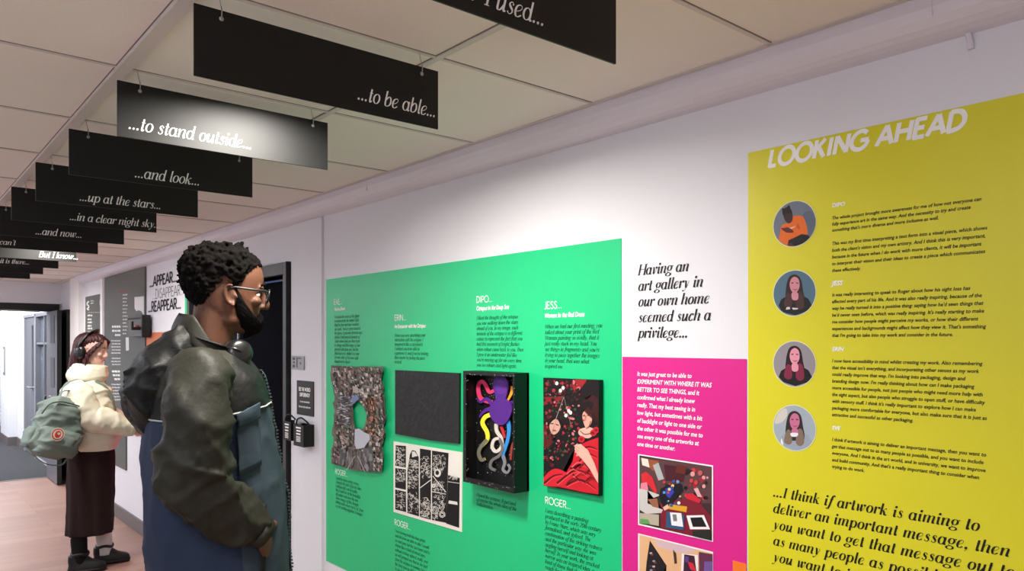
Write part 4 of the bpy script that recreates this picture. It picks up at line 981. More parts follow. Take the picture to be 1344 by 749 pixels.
# grey box with a black hook on that panel
t = thing('headphone_holder', 'grey wall box with a black hook and red knob on the tall grey panel', 'holder', base_of(180, 441))
a0, z1 = wp(168.5, 419.5, W-.07); a1, z0 = wp(187, 441, W-.07)
obj('case', bx(((W-.07, -a0, z0), (W-TH, -a1, z1))), mat('holder_grey', (104, 106, 106), .45, .5), t, bevel=.003)
bm = bx(((W-.075, -a0, z1), (W-TH, -a1, z1+.012)), ((W-.08, -a1-.0, z0-.01), (W-TH, -a1-.03+.0, z1+.03)), ((W-.14, -a1-.01+.02, z0+.05), (W-.08, -a1+.03, z0+.075)), ((W-.15, -a1+.005, z0+.05), (W-.135, -a1+.03, z0+.12)))
obj('hook', bm, DBLACK, t)
bm = bmesh.new(); ball(bm, (W-.085, -(a1-.10), (z0+z1)/2), (.02, .02, .02), 12); obj('knob', bm, mat('red_knob', (190, 24, 40), .4, .5), t, smooth=True)
# smaller grey panel by the pillar
t = thing('wall_panel', 'smaller grey text panel between the white pillar and the white strip', 'wall panel', (W, -(aL(114)+aL(136))/2, .485))
obj('sheet', bx(((W-TH, -aL(114), .485), (W, -aL(136), wp(136, 385)[1]))), GREYP, t)
bars('body_text', [(115, 121-(i % 2), v, 2.2) for i, v in enumerate((414, 419, 423, 427.5, 431, 436, 441, 446, 452, 458, 464, 470, 476))], (228, 228, 225), t, seed=6)
bars('heading', [(119, 123, 395, 1.2), (119, 123, 398, 1.2), (115.5, 134.5, 410, .5)], (215, 215, 212), t, seed=7)
pc = Picture(TH+.001); pc.ribbon((238, 238, 236), kx([(42,345),(30,355),(28,372),(38,380),(40,395),(30,402),(32,412),(44,412)]), 1.6); pc.ell((214, 230, 226), *kx([(140,355)])[0], 1.6, 6); pc.build('emblem', t)
# white, orange and magenta panel mirrored further along
t = panel('wall_panel', 'orange and magenta panel under the APPEAR lettering, half hidden by the man', 'wall panel', aL(187.5)+.004, aL(242.5), .485, 1.455, MAGENTA)
oo = obj('band', bx(((W-.003, -aL(192.5), wp(200, 462)[1]), (W-.002, -aL(242.5), wp(200, 438)[1]+.012))), mat('orange_band', (214, 122, 88), .5, .4), t); oo['label'] = 'dull orange upper band'
oo = obj('band', bx(((W-.0031, -aL(192.5), 1.0), (W-.002, -aL(242.5), wp(200, 462)[1]))), mat('orange_band', (214, 122, 88), .5, .4), t); oo['label'] = 'dull orange lower band'
t = thing('wall_lettering', 'black APPEAR... DISAPPEAR... REAPPEAR... lettering on the white wall', 'lettering', (W, -aL(215), 1.8))
AP = style(stem=.125, mono=True, shear=0, track=0, xs=.8, res=4); AL_ = style(stem=.05, mono=True, shear=0, track=0, xs=.8, res=4)
for s, st, u0, u1, u2, v, hpx in (('...APPEAR...', AP, 196.5, 201.7, 232.6, 375.8, 13.5), ('...DISAPPEAR...', AL_, 200, 206, 242, 392, 13), ('...REAPPEAR...', AP, 194.5, 200.5, 238, 409, 13.5)):
    L = Letters(wall3(.0014)); A, z = wp(u1, v); A0 = wp(u0, v)[0]; A2 = wp(u2, v)[0]
    sz = (wp(u1, v-hpx)[1]-z)/.7
    L.add(text2d(s, st), A0, z, (A2-A0)/text_width(s, st), sz); L.build('lettering', INKK, t)
t = panel('wall_panel', 'green panel edge showing between the APPEAR lettering and the navy doorway', 'wall panel', aL(243), -5.685, .485, wp(243, 361)[1], GREEN)
bars('heading', [(247, 252, 387, 3), (246.5, 252, 398, 3), (246.5, 252, 403, 2)], (240, 244, 240), t, off=.003, seed=9)
# ------------------------------------------------------------------ people
class Frame:
    """a figure's own frame: facing +X, its right side at -Y; px() finds the point at depth plane Y seen at a pixel"""
    def __init__(s, x, y, rz): s.o = Vector((x, y, 0)); s.R = Matrix.Rotation(rz, 3, 'Z'); s.rz = rz
    def px(s, u, v, Y=0.0):
        d = s.R.transposed() @ ray(u, v); c = s.R.transposed() @ (Vector((0, 0, EYE))-s.o)
        k = (Y-c.y)/d.y
        return c+d*k
def rp(r, phi, e=2.3, eg=0.0):
    z, b, f, hw = r[:4]; y0 = r[4] if len(r) > 4 else 0
    c, s = math.cos(phi), math.sin(phi); q = 2/e
    x = (b+f)/2+(f-b)/2*math.copysign(abs(c)**q, c); y = y0+hw*math.copysign(abs(s)**q, s)*(1-eg*c)
    return Vector((x, y, z))
def ri(rings, z):
    """ring at height z, interpolated"""
    rs = sorted(rings); z = min(max(z, rs[0][0]), rs[-1][0])
    for i in range(len(rs)-1):
        if z <= rs[i+1][0]:
            t = (z-rs[i][0])/(rs[i+1][0]-rs[i][0]); p0 = rs[max(0, i-1)]; p1, p2 = rs[i], rs[i+1]; p3 = rs[min(len(rs)-1, i+2)]
            return (z,)+tuple(.5*(2*b+(c-a)*t+(2*a-5*b+4*c-d)*t*t+(3*b-a-3*c+d)*t**3) for a, b, c, d in zip(p0[1:], p1[1:], p2[1:], p3[1:]))
    return rs[-1]
def loft(bm, rings, nz=40, n=32, e=2.3, eg=0.0, T=None, wr=None, close=True):
    zs = [r[0] for r in rings]; z0, z1 = min(zs), max(zs); R_ = []
    for i in range(nz+1):
        r = ri(rings, z0+(z1-z0)*i/nz); row = []
        for k in range(n):
            p = rp(r, 2*math.pi*k/n, e, eg)
            if wr:
                ax = Vector(((r[1]+r[2])/2, 0, p.z)); d = (p-ax); d = d.normalized() if d.length > 1e-5 else d
                p = p+d*wr(p)
            row.append(bm.verts.new(T @ p if T else p))
        R_.append(row)
    for a, b in zip(R_, R_[1:]):
        for k in range(n): bm.faces.new((a[k], a[(k+1) % n], b[(k+1) % n], b[k]))
    if close: bm.faces.new(R_[0][::-1]); bm.faces.new(R_[-1])
    return R_
def fold(amp, sx, sz, seed=0.0):
    def f(p):
        q = Vector((p.x*sx+seed, p.y*sx, p.z*sz+seed*3))
        a = max(0, 1-2.2*abs(noise.noise(q))); b = max(0, 1-2.4*abs(noise.noise(q*1.9+Vector((7, 3, 1)))))
        return amp*(1.1*a**2.5+.6*b**3-.55)+amp*.35*noise.noise(q*.7)
    return f
def limb(bm, pts, rad, n=14, sub=5, wr=None):
    """tapering limb through joints with elliptical radii"""
    P_ = [Vector(q) for q in cr(pts, sub)]; rr = [r if isinstance(r, (tuple, list)) else (r, r) for r in rad]
    RR = cr(rr, sub); s0 = len(bm.verts)
    tube(bm, P_, [tuple(r) for r in RR], n)
    if wr:
        bm.verts.ensure_lookup_table()
        for i in range(len(P_)):
            for k in range(n):
                v = bm.verts[s0+i*n+k]; d = v.co-P_[i]
                if d.length > 1e-6: v.co += d.normalized()*wr(v.co)
def hand(bm, wrist, dirv, palmn, curl=.5, size=1.0, side=1):
    """palm, four curled fingers and a thumb; palmn is the normal out of the palm, side = +1/-1 chooses the thumb's edge"""
    d = Vector(dirv).normalized(); nrm = Vector(palmn); nrm = (nrm-d*nrm.dot(d)).normalized(); sd = d.cross(nrm).normalized()*side
    w_ = Vector(wrist); q = size
    tube(bm, [w_-d*.01*q, w_+d*.03*q, w_+d*.065*q, w_+d*.088*q], [(.024*q, .018*q), (.033*q, .016*q), (.039*q, .014*q), (.036*q, .011*q)], 12) if abs(sd.dot(Vector((0, 0, 1)).cross(d).normalized())) > .7 else \
        tube(bm, [w_-d*.01*q, w_+d*.03*q, w_+d*.065*q, w_+d*.088*q], [(.018*q, .024*q), (.016*q, .033*q), (.014*q, .039*q), (.011*q, .036*q)], 12)
    for k, (off, ln) in enumerate(((.028, .070), (.0095, .078), (-.0095, .072), (-.028, .056))):
        p0 = w_+d*.078*q+sd*off*q; pts = [p0]; a = curl*.35
        for seg in (.45, .31, .24):
            v = d*math.cos(a)+nrm*math.sin(a); pts.append(pts[-1]+v*ln*seg*q); a += curl*.75
        tube(bm, pts, [.0092*q, .0088*q, .0078*q, .0060*q], 8); ball(bm, pts[-1], .006*q, 8)
    p0 = w_+d*.022*q+sd*.026*q
    pts = [p0, p0+(d*.55+sd*.75+nrm*.25).normalized()*.034*q]; pts.append(pts[-1]+(d*.85+sd*.35+nrm*.4).normalized()*.030*q); pts.append(pts[-1]+(d*.9+nrm*.45).normalized()*.022*q)
    tube(bm, pts, [.014*q, .0115*q, .0098*q, .007*q], 8); ball(bm, pts[-1], .007*q, 8)
HEAD = [(1.672, .035, .085, .022), (1.682, .012, .100, .036), (1.70, -.015, .1085, .052), (1.72, -.04, .111, .062), (1.74, -.055, .1125, .067), (1.76, -.065, .1125, .070),
        (1.785, -.074, .114, .0735), (1.81, -.08, .1185, .075), (1.84, -.081, .1195, .0745), (1.87, -.072, .110, .067), (1.89, -.055, .09, .052), (1.901, -.03, .06, .03), (1.905, -.005, .035, .012)]
def face(bm, T, fem=False):
    loft(bm, HEAD, 36, 32, 2.15, .10, T)
    def B(c, r, rot=None): 
        M_ = T @ Matrix.Translation(c) @ (rot.to_4x4() if rot else Matrix()) @ Matrix.Diagonal((*r, 1)); bmesh.ops.create_uvsphere(bm, u_segments=14, v_segments=10, radius=1, matrix=M_)
    nw = .8 if fem else 1.0
    tube(bm, [T @ Vector(p) for p in ((.113, 0, 1.803), (.119, 0, 1.785), (.127, 0, 1.767), (.131, 0, 1.757))], [(.008*nw, .008), (.0105*nw, .0105), (.0135*nw, .013), (.015*nw, .0125)], 10)
    B((.129, 0, 1.7545), (.0125, .0145*nw, .0105))
    for s in (1, -1):
        B((.119, s*.0125*nw, 1.752), (.0085, .0075, .0065))
        B((.110, s*.030, 1.808), (.0095, .022, .0065))                         # brow ridge
        B((.098, s*.040, 1.765), (.016, .018, .014))                          # cheekbone
        B((.0985, s*.031, 1.7955), (.0125, .017, .0065)); B((.098, s*.031, 1.7775), (.0118, .016, .005))
        if not fem: B((.03, s*.050, 1.712), (.03, .014, .02))
        Re = Matrix.Rotation(-.28, 3, 'Y') @ Matrix.Rotation(s*.35, 3, 'Z')
        c = Vector((.028, s*.078, 1.778))
        # ear: rim, lobe and bowl
        rim = [c+Re @ Vector((.017*math.cos(t)-.003, s*.004, .029*math.sin(t)+(.004 if math.sin(t) > 0 else 0))) for t in (math.pi*(.35-i*.155) + math.pi*.55 for i in range(13))]
        rim = [c+Re @ Vector((.0165*math.cos(t), s*.006, .030*math.sin(t))) for t in (-1.9+i*.36 for i in range(13))]
        rim = [c+Re @ Vector((-.0165*math.cos(t), s*.006, .030*math.sin(t))) for t in (-1.75+i*.33 for i in range(13))]
        tube(bm, [T @ p for p in rim], .0042, 8)
        B(c+Vector((-.002, -s*.006, 0)), (.0145, .0055, .027), Re); B(c+Vector((.004, s*.0015, -.026)), (.0075, .0045, .0085), Re)
        B(c+Vector((.012, s*.002, -.004)), (.0045, .004, .009), Re)
    B((.1105, 0, 1.7285), (.0085, .021, .0052)); B((.1085, 0, 1.7175), (.009, .0185, .0062)); B((.103, 0, 1.690), (.011, .018, .011))
def eyes(root, T, iris, lids):
    for s in (1, -1):
        bm = bmesh.new(); c = T @ Vector((.0975, s*.031, 1.787)); r = .0118*T.to_scale().x
        bmesh.ops.create_uvsphere(bm, u_segments=18, v_segments=12, radius=r, matrix=Matrix.Translation(c))
        o = obj('eye', bm, mat('eye_white', (214, 206, 200), .25, .5), root, local=True, smooth=True)
        bm = bmesh.new(); d = (T.to_3x3() @ Vector((1, 0, -.18))).normalized()
        bmesh.ops.create_uvsphere(bm, u_segments=14, v_segments=10, radius=r*.55, matrix=Matrix.Translation(c+d*r*.52))
        obj('iris', bm, iris, o, local=True, smooth=True)

# ---------------------------------------------------------------- the man
SKIN_D = mat('skin_deep_brown', (88, 55, 40), .58, .28, bump=.05, bscale=180, vary=.06, vscale=12)
OLIVE = mat('olive_nylon', (34, 33, 25), .6, .25, bump=.5, bscale=16)
BNYL = mat('black_nylon', (14, 14, 13), .56, .25, bump=.6, bscale=18)
NAVYJ = mat('navy_cloth', (36, 46, 66), .8, .2, bump=.15, bscale=30)
TEAL = mat('slate_teal_cloth', (50, 63, 72), .8, .2, bump=.2, bscale=30)
PIPE = mat('light_piping', (170, 172, 172), .5, .4)
HAIRB = mat('black_hair', (13, 11, 10), 1.0, .06, vary=.2, vscale=60)
fm = Frame(.770, 2.229, math.radians(-19.5))
man = thing('person', 'bearded man in glasses and a hooded olive, navy and teal jacket looking at the wall', 'person', (fm.o.x, fm.o.y, 0), fm.rz)
I4 = Matrix()
HT = Matrix.Translation((0, 0, 1.79)) @ Matrix.Rotation(math.radians(4), 4, 'Z') @ Matrix.Rotation(math.radians(3), 4, 'Y') @ Matrix.Translation((0, 0, -1.79))
# arm joints of the near (right) arm
sh, el, wr_ = fm.px(262, 458, -.235), fm.px(256, 628, -.275), fm.px(341, 698, -.225)
mid1 = fm.px(259, 540, -.262); mid2 = fm.px(298, 672, -.26)
flip = lambda p: Vector((p[0], -p[1], p[2]))
bm = bmesh.new()
face(bm, HT)
limb(bm, [(-.005, 0, 1.74), (-.022, 0, 1.66), (-.045, 0, 1.58), (-.05, 0, 1.5)], [(.060, .066), (.058, .062), (.066, .074), (.09, .11)], 20)
loft(bm, [(.93, -.15, .12, .16), (1.05, -.14, .11, .155), (1.2, -.15, .10, .16), (1.38, -.165, .085, .175), (1.5, -.15, .05, .17), (1.56, -.11, .02, .10)], 24, 28, 2.2)
for m_ in (lambda p: Vector(p), flip):
    A, E_, Wr = m_(sh), m_(el), m_(wr_)
    limb(bm, [m_((-.05, -.12, 1.50)), m_(sh+Vector((0, .045, -.10))), m_(mid1+Vector((0, .01, 0))), E_, m_(mid2), Wr], [.045, .045, .048, .042, .038, .026], 14)
    hand(bm, Wr, m_((.32, .62, -.72)), m_((-.6, .5, .2)), .45, 1.0, 1)
    limb(bm, [m_((-.02, -.09, .96)), m_((-.01, -.10, .75)), m_((0, -.10, .5)), m_((-.02, -.10, .3)), m_((-.03, -.10, .09))], [.085, .078, .056, .055, .04], 16)
    limb(bm, [m_((-.05, -.10, .06)), m_((.05, -.105, .045)), m_((.15, -.11, .035))], [(.035, .04), (.04, .035), (.04, .025)], 12)
obj('body', fuse(bm, .0042, 4), SKIN_D, man, local=True, smooth=True)
eyes(man, HT, mat('iris_dark', (30, 20, 16), .2, .5), SKIN_D)
# hair: tight curls over the skull
bm = bmesh.new(); R = random.Random(8)
def hairline(az):
    a = abs(math.degrees(az)); K = [(0, 1.872), (40, 1.870), (58, 1.855), (68, 1.835), (78, 1.80), (92, 1.806), (104, 1.812), (118, 1.775), (140, 1.75), (180, 1.742)]
    for (a0, z0), (a1, z1) in zip(K, K[1:]):
        if a <= a1: return z0+(z1-z0)*(a-a0)/(a1-a0)
    return 1.75
def skull(az, z):
    return rp(ri(HEAD, z), az, 2.15, .10)
n_ = 0
while n_ < 3600:
    az = R.uniform(-math.pi, math.pi); z = R.uniform(1.742, 1.905)
    if R.random() > (.6 if z < 1.83 else 1): continue
    hl = hairline(az)
    if z < hl: continue
    if z > 1.9: az = R.uniform(-math.pi, math.pi)
    p = skull(az, z); c0 = Vector((.015, 0, 1.80)); d = (p-c0).normalized()
    th = min(1, max(0, z-hl)/.085)**.8*.036+.002
    if abs(az) < .9: th *= .75
    if z > 1.885: th = min(th, .030)
    for k in range(2 if th > .02 else 1):
        t_ = th*(R.uniform(.5, 1.0) if k == 0 else R.uniform(.0, .6)); r = R.uniform(.0045, .0082)*(1 if th > .012 else .7)
        q = p+d*t_+Vector((R.gauss(0, .002), R.gauss(0, .002), R.gauss(0, .002)))
        M_ = HT @ Matrix.Translation(q) @ Matrix.Rotation(R.uniform(0, 3), 4, Vector((R.gauss(0, 1), R.gauss(0, 1), R.gauss(0, 1)))) @ Matrix.Diagonal((r, r*.75, r*1.2, 1))
        bmesh.ops.create_icosphere(bm, subdivisions=1, radius=1, matrix=M_); n_ += 1
hm = [(1.765, -.068, -.02, .040), (1.79, -.080, .0, .066), (1.82, -.094, .02, .077), (1.85, -.098, .06, .080), (1.875, -.095, .098, .078), (1.90, -.082, .092, .062), (1.918, -.05, .06, .04), (1.924, -.02, .03, .02)]
for r in range(1):
    loft(bm, hm, 20, 28, 2.15, .08, HT)
obj('hair', fuse(bm, .0034, 1), HAIRB, man, local=True)
# beard
def beard_grid():
    bm = bmesh.new(); G = []
    na, nz = 60, 26
    for j in range(nz+1):
        row = []
        for i in range(na+1):
            az = math.radians(-84+168*i/na); a = abs(math.degrees(az))
            top = 1.738 if a < 16 else (1.738-(a-16)*.0012 if a < 32 else (1.719+(a-32)*.0009 if a < 58 else 1.7424+(a-58)*.0026))
            top = min(top, 1.822); bot = 1.658 if a < 40 else 1.658+(a-40)*.0007
            if a > 90: bot += (a-90)*.0048
            t = j/nz; z = bot+(top-bot)*t
            p = skull(az, max(z, 1.676)); p.z = z
            edge = min(1, t*4, (1-t)*5+.1, (84-a)/8+.1); off = .0165*edge*(1 if a < 60 else max(.3, 1-(a-60)/50))
            if z < 1.676: p.x -= (1.676-z)*.6
            c0 = Vector((.02, 0, 1.74)); d = (p-c0).normalized(); d.z *= .5
            off += noise.noise(Vector((az*30, z*300, 3)))*.0034*edge
            row.append(bm.verts.new(HT @ (p+d*(off+.0005))))
        G.append(row)
    for j in range(nz):
        for i in range(na): bm.faces.new((G[j][i], G[j][i+1], G[j+1][i+1], G[j+1][i]))
    return bm
bm = beard_grid()
# leave the lips free
dele = [f for f in bm.faces if (HT.inverted() @ f.calc_center_median()).x > .095 and abs((HT.inverted() @ f.calc_center_median()).y) < .021 and 1.711 < (HT.inverted() @ f.calc_center_median()).z < 1.7335]
bmesh.ops.delete(bm, geom=dele, context='FACES')
bo = obj('beard', bm, HAIRB, man, local=True, smooth=True)
sm = bo.modifiers.new('s', 'SOLIDIFY'); sm.thickness = .007; sm.offset = -1
for s in (1, -1):
  bm = bmesh.new(); tube(bm, [HT @ Vector(p) for p in ((.123, s*.012, 1.812), (.121, s*.03, 1.819), (.108, s*.05, 1.814))], [(.003, .004), (.003, .005), (.002, .003)], 8)
  obj('eyebrow', bm, HAIRB, man, local=True, smooth=True)
# glasses (worn, so a thing of their own)
def glasses(label, F_, T, m, glass, w_=1.0):
    g = thing('eyeglasses', label, 'glasses', (F_.o.x, F_.o.y, 0), F_.rz)
    bm = bmesh.new(); rims = []
    for s in (1, -1):
        c = Vector((.131, s*.033, 1.784)); pts = []
        for i in range(22):
            t = 2*math.pi*i/22; yy = .0255*math.copysign(abs(math.cos(t))**.8, math.cos(t)); zz = .0195*math.copysign(abs(math.sin(t))**.8, math.sin(t))
            pts.append(T @ (c+Vector((-.10*abs(s*.033+yy)**1.6-zz*-.12, yy, zz))))
        rims.append(pts); tube(bm, pts+pts[:2], .0021*w_, 8)
        tube(bm, [T @ Vector(p) for p in ((.126, s*.058, 1.795), (.119, s*.068, 1.797), (.08, s*.0765, 1.798), (.035, s*.0795, 1.801), (.018, s*.079, 1.797), (.008, s*.076, 1.775))], [(.0018, .004), (.0018, .004), (.0014, .0032), (.0014, .003), (.0014, .0028), (.0014, .0025)], 8)
    tube(bm, [T @ Vector(p) for p in ((.1305, .0085, 1.789), (.1325, 0, 1.7925), (.1305, -.0085, 1.789))], .002*w_, 8)
    obj('frame', bm, m, g, local=True, smooth=True)
    for pts in rims:
        bm = bmesh.new(); bm.faces.new([bm.verts.new(p) for p in pts])
        ex = bmesh.ops.extrude_face_region(bm, geom=list(bm.faces))
        for v in [q for q in ex['geom'] if isinstance(q, bmesh.types.BMVert)]: v.co.x += .001
        bmesh.ops.recalc_face_normals(bm, faces=bm.faces); obj('lens', bm, glass, g, local=True)
LENS = mat('lens_glass', (225, 230, 232), .05, .6, trans=.92)
glasses('dark-framed eyeglasses worn by the bearded man', fm, HT, DBLACK, LENS, 1.25)
# jacket
JR = [(.86, -.18, .190, .225), (.975, -.186, .196, .225), (1.084, -.196, .190, .225), (1.195, -.200, .182, .225), (1.306, -.202, .164, .222), (1.395, -.200, .150, .216),
      (1.484, -.193, .138, .212), (1.54, -.178, .120, .202), (1.578, -.155, .092, .172), (1.61, -.125, .066, .125), (1.635, -.10, .045, .085)]
wj = fold(.009, 6, 2.6, 2.0)
bm = bmesh.new(); loft(bm, JR, 90, 84, 2.5, 0, None, wj)
for f in bm.faces:
    c = f.calc_center_median(); lim = 1.435 if c.x < -.04 else 1.445+.16*max(0, c.x-.0)
    f.material_index = 3 if (c.z > 1.50 and c.x < .035) else 0 if c.z > lim else (2 if c.x > .055+.2*max(0, 1.15-c.z)*.0 else 1)
jacket = obj('jacket', bm, [BNYL, NAVYJ, TEAL, OLIVE], man, local=True, smooth=True)
def jpt(phi, z, off=.003):
    r = ri(JR, z); p = rp(r, phi, 2.5); ax = Vector(((r[1]+r[2])/2, 0, z)); d = (p-ax).normalized(); return p+d*(wj(p)+off)
def jfind(x, z, near=True):
    """angle on the near side where the jacket has this X at height z"""
    best = min((abs(jpt(-math.radians(a), z, 0).x-x), a) for a in range(0, 181)); return -math.radians(best[1])
bm = bmesh.new()
pts = []
for a in range(8, 172, 3):
    c = jpt(-math.radians(a), 1.44, 0); pts.append(jpt(-math.radians(a), 1.435 if c.x < -.04 else 1.445+.16*max(0, c.x), .002))
for q in (pts, [flip(p) for p in pts]):
    bm = bmesh.new(); tube(bm, q, .0022, 6); obj('piping', bm, PIPE, jacket, local=True)
def patch(name, corners, off, th, m, parent, nx=10, nz=10):
    """a patch of cloth lying on the jacket between x0..x1 and z0..z1 on the near side: corners = (x at top-left, x top-right, x bottom-left, x bottom-right, z top-left, top-right, bottom-left, bottom-right)"""
    xa, xb, xc, xd, za, zb_, zc, zd = corners; bm = bmesh.new(); G = []
    for j in range(nz+1):
        row = []
        for i in range(nx+1):
            s, t = i/nx, j/nz
            x = (xa*(1-s)+xb*s)*(1-t)+(xc*(1-s)+xd*s)*t; z = (za*(1-s)+zb_*s)*(1-t)+(zc*(1-s)+zd*s)*t
            row.append(bm.verts.new(jpt(jfind(x, z), z, off+.0035*math.sin(math.pi*s)*math.sin(math.pi*t))))
        G.append(row)
    for j in range(nz):
        for i in range(nx): bm.faces.new((G[j][i], G[j+1][i], G[j+1][i+1], G[j][i+1]))
    o = obj(name, bm, m, parent, local=True, smooth=True); s_ = o.modifiers.new('s', 'SOLIDIFY'); s_.thickness = th; s_.offset = 1
    return o
Q = lambda u, v: fm.px(u, v, -.13)
c4 = [Q(309, 541), Q(336, 528), Q(312, 618), Q(341, 606)]
patch('chest_pocket', (*[p.x for p in c4], *[p.z for p in c4]), .003, .004, TEAL, jacket)
c4 = [Q(308, 540), Q(336, 526), Q(310, 556), Q(337, 546)]
patch('pocket_flap', (*[p.x for p in c4], *[p.z for p in c4]), .010, .004, TEAL, jacket)
c4 = [Q(342, 655), Q(347, 655), Q(340, 749), Q(345, 749)]
patch('hand_pocket', (*[p.x for p in c4], *[p.z for p in c4]), .003, .003, BNYL, jacket, 4, 10)
bm = bmesh.new(); zz = [.87+i*.01 for i in range(70)]
tube(bm, [jpt(0, z, .004) for z in zz], [(.007, .003)]*len(zz), 6)
for z in zz[::1]: box(bm, tuple(jpt(-.02, z, .006)-Vector((.004, .004, .002))), tuple(jpt(-.02, z, .006)+Vector((.003, .004, .002))))
obj('zip', bm, mat('zip_grey', (64, 74, 76), .4, .5, metal=.3), jacket, local=True)
# sleeves
def sw(p):
    e_ = math.exp(-((p-el).length/.16)**2); f0 = fold(.015, 9, 5, 5)(Vector((p.x+p.z*.5, p.y, p.z-p.x*.3)))
    return f0*(.7+.9*e_)+.006*e_*max(0, math.sin((p.z*.75-p.x*.5)*110))**2
for m_, nm in ((lambda p: Vector(p), 0), (flip, 1)):
    bm = bmesh.new()
    path = [m_((-.045, -.07, 1.555)), m_((-.05, -.135, 1.525)), m_(fm.px(264, 492, -.205)), m_(mid1), m_(fm.px(257, 590, -.272)), m_(el+Vector((0, 0, -.01))), m_(fm.px(283, 661, -.265)), m_(fm.px(318, 684, -.25)), m_(fm.px(338, 696, -.235))]
    rad = [(.04, .045), (.068, .066), (.078, .076), (.082, .080), (.084, .078), (.083, .076), (.078, .070), (.066, .058), (.052, .046)]
    limb(bm, path, rad, 40, 12, (lambda p: sw(p)) if nm == 0 else (lambda p: sw(flip(p))))
    obj('sleeve', bm, OLIVE, jacket, local=True, smooth=True)
    bm = bmesh.new(); c = m_(fm.px(341, 697.5, -.232)); dr = (path[-1]-path[-2]).normalized()
    tube(bm, [c-dr*.015, c+dr*.012], [(.051, .045), (.048, .043)], 24); obj('cuff', bm, OLIVE, jacket, local=True, smooth=True)
# collar: stands behind the neck and opens to the front
bm = bmesh.new(); G = []
for i in range(49):
    a = math.radians(26+308*i/48); b = abs(180-math.degrees(a))/154      # 0 behind .. 1 at the front ends
    ca, sa = math.cos(a), math.sin(a); row = []
    top = 1.725-.008*b/.34 if b < .34 else (1.717-.077*(b-.34)/.19 if b < .53 else 1.640-.08*(b-.53)/.47); bot = top-.075-.03*b
    for t in range(9):
        t = t/8; z = bot+(top-bot)*t
        rx, ry = (.108-.028*t, .112-.030*t); cx_ = -.018+.03*b*(1-t)+.012*b
        fl = .012*math.sin(t*math.pi)*(1-b)+(.018*max(0, t-.6) if b < .7 else .014*max(0, t-.5))
        row.append(bm.verts.new((cx_+(rx+fl)*ca+.022*b*b*(1-t*.4), (ry+fl)*sa, z)))
    G.append(row)
for i in range(48):
    for t in range(8): bm.faces.new((G[i][t], G[i+1][t], G[i+1][t+1], G[i][t+1]))
o = obj('collar', bm, OLIVE, jacket, local=True, smooth=True); s_ = o.modifiers.new('s', 'SOLIDIFY'); s_.thickness = .009; s_.offset = 0
# hood hanging down the back
HR = [(1.372, -.195, -.13, .05), (1.40, -.218, -.12, .09), (1.44, -.240, -.11, .12), (1.49, -.252, -.10, .14), (1.535, -.246, -.09, .148), (1.585, -.222, -.07, .142), (1.63, -.184, -.05, .12), (1.665, -.142, -.04, .095), (1.69, -.112, -.05, .075)]
bm = bmesh.new(); loft(bm, HR, 50, 60, 2.3, 0, None, lambda p: fold(.017, 8, 6, 9)(p))
obj('hood', bm, BNYL, jacket, local=True, smooth=True)
# trousers and shoes (below the photo's edge)
bm = bmesh.new()
for s in (1, -1):
    limb(bm, [(-.01, s*.09, .97), (-.005, s*.105, .78), (0, s*.105, .5), (-.02, s*.105, .3), (-.03, s*.105, .05)], [(.12, .10), (.105, .098), (.085, .085), (.085, .08), (.08, .075)], 20, 6, fold(.006, 8, 8, 1))
loft(bm, [(.85, -.15, .13, .19), (.93, -.16, .13, .18), (1.02, -.15, .12, .17)], 8, 28)
obj('trousers', fuse(bm, .01, 3), mat('dark_trousers', (30, 32, 38), .8, .2), man, local=True, smooth=True)
def shoe(name, parent, x0, y, m, L_=.28, sole=None, hgt=.10):
    bm = bmesh.new()
    loft(bm, [(.012, x0-.07*L_/.28, x0+.21*L_/.28, .045, y), (.03, x0-.075*L_/.28, x0+.215*L_/.28, .05, y), (.06, x0-.07*L_/.28, x0+.20*L_/.28, .046, y), (.085, x0-.062, x0+.12*L_/.28, .04, y), (hgt, x0-.06, x0+.055, .038, y)], 14, 28, 2.4)
    o = obj(name, bm, m, parent, local=True, smooth=True)
    bm = bmesh.new(); loft(bm, [(.0, x0-.075*L_/.28, x0+.215*L_/.28, .048, y), (.026, x0-.082*L_/.28, x0+.222*L_/.28, .053, y)], 3, 28, 2.5); obj('sole', bm, sole or DBLACK, o, local=True, smooth=True)
    return o
for s in (1, -1): shoe('shoe', man, -.03, s*.11, mat('shoe_black', (24, 24, 26), .5, .4), .3)
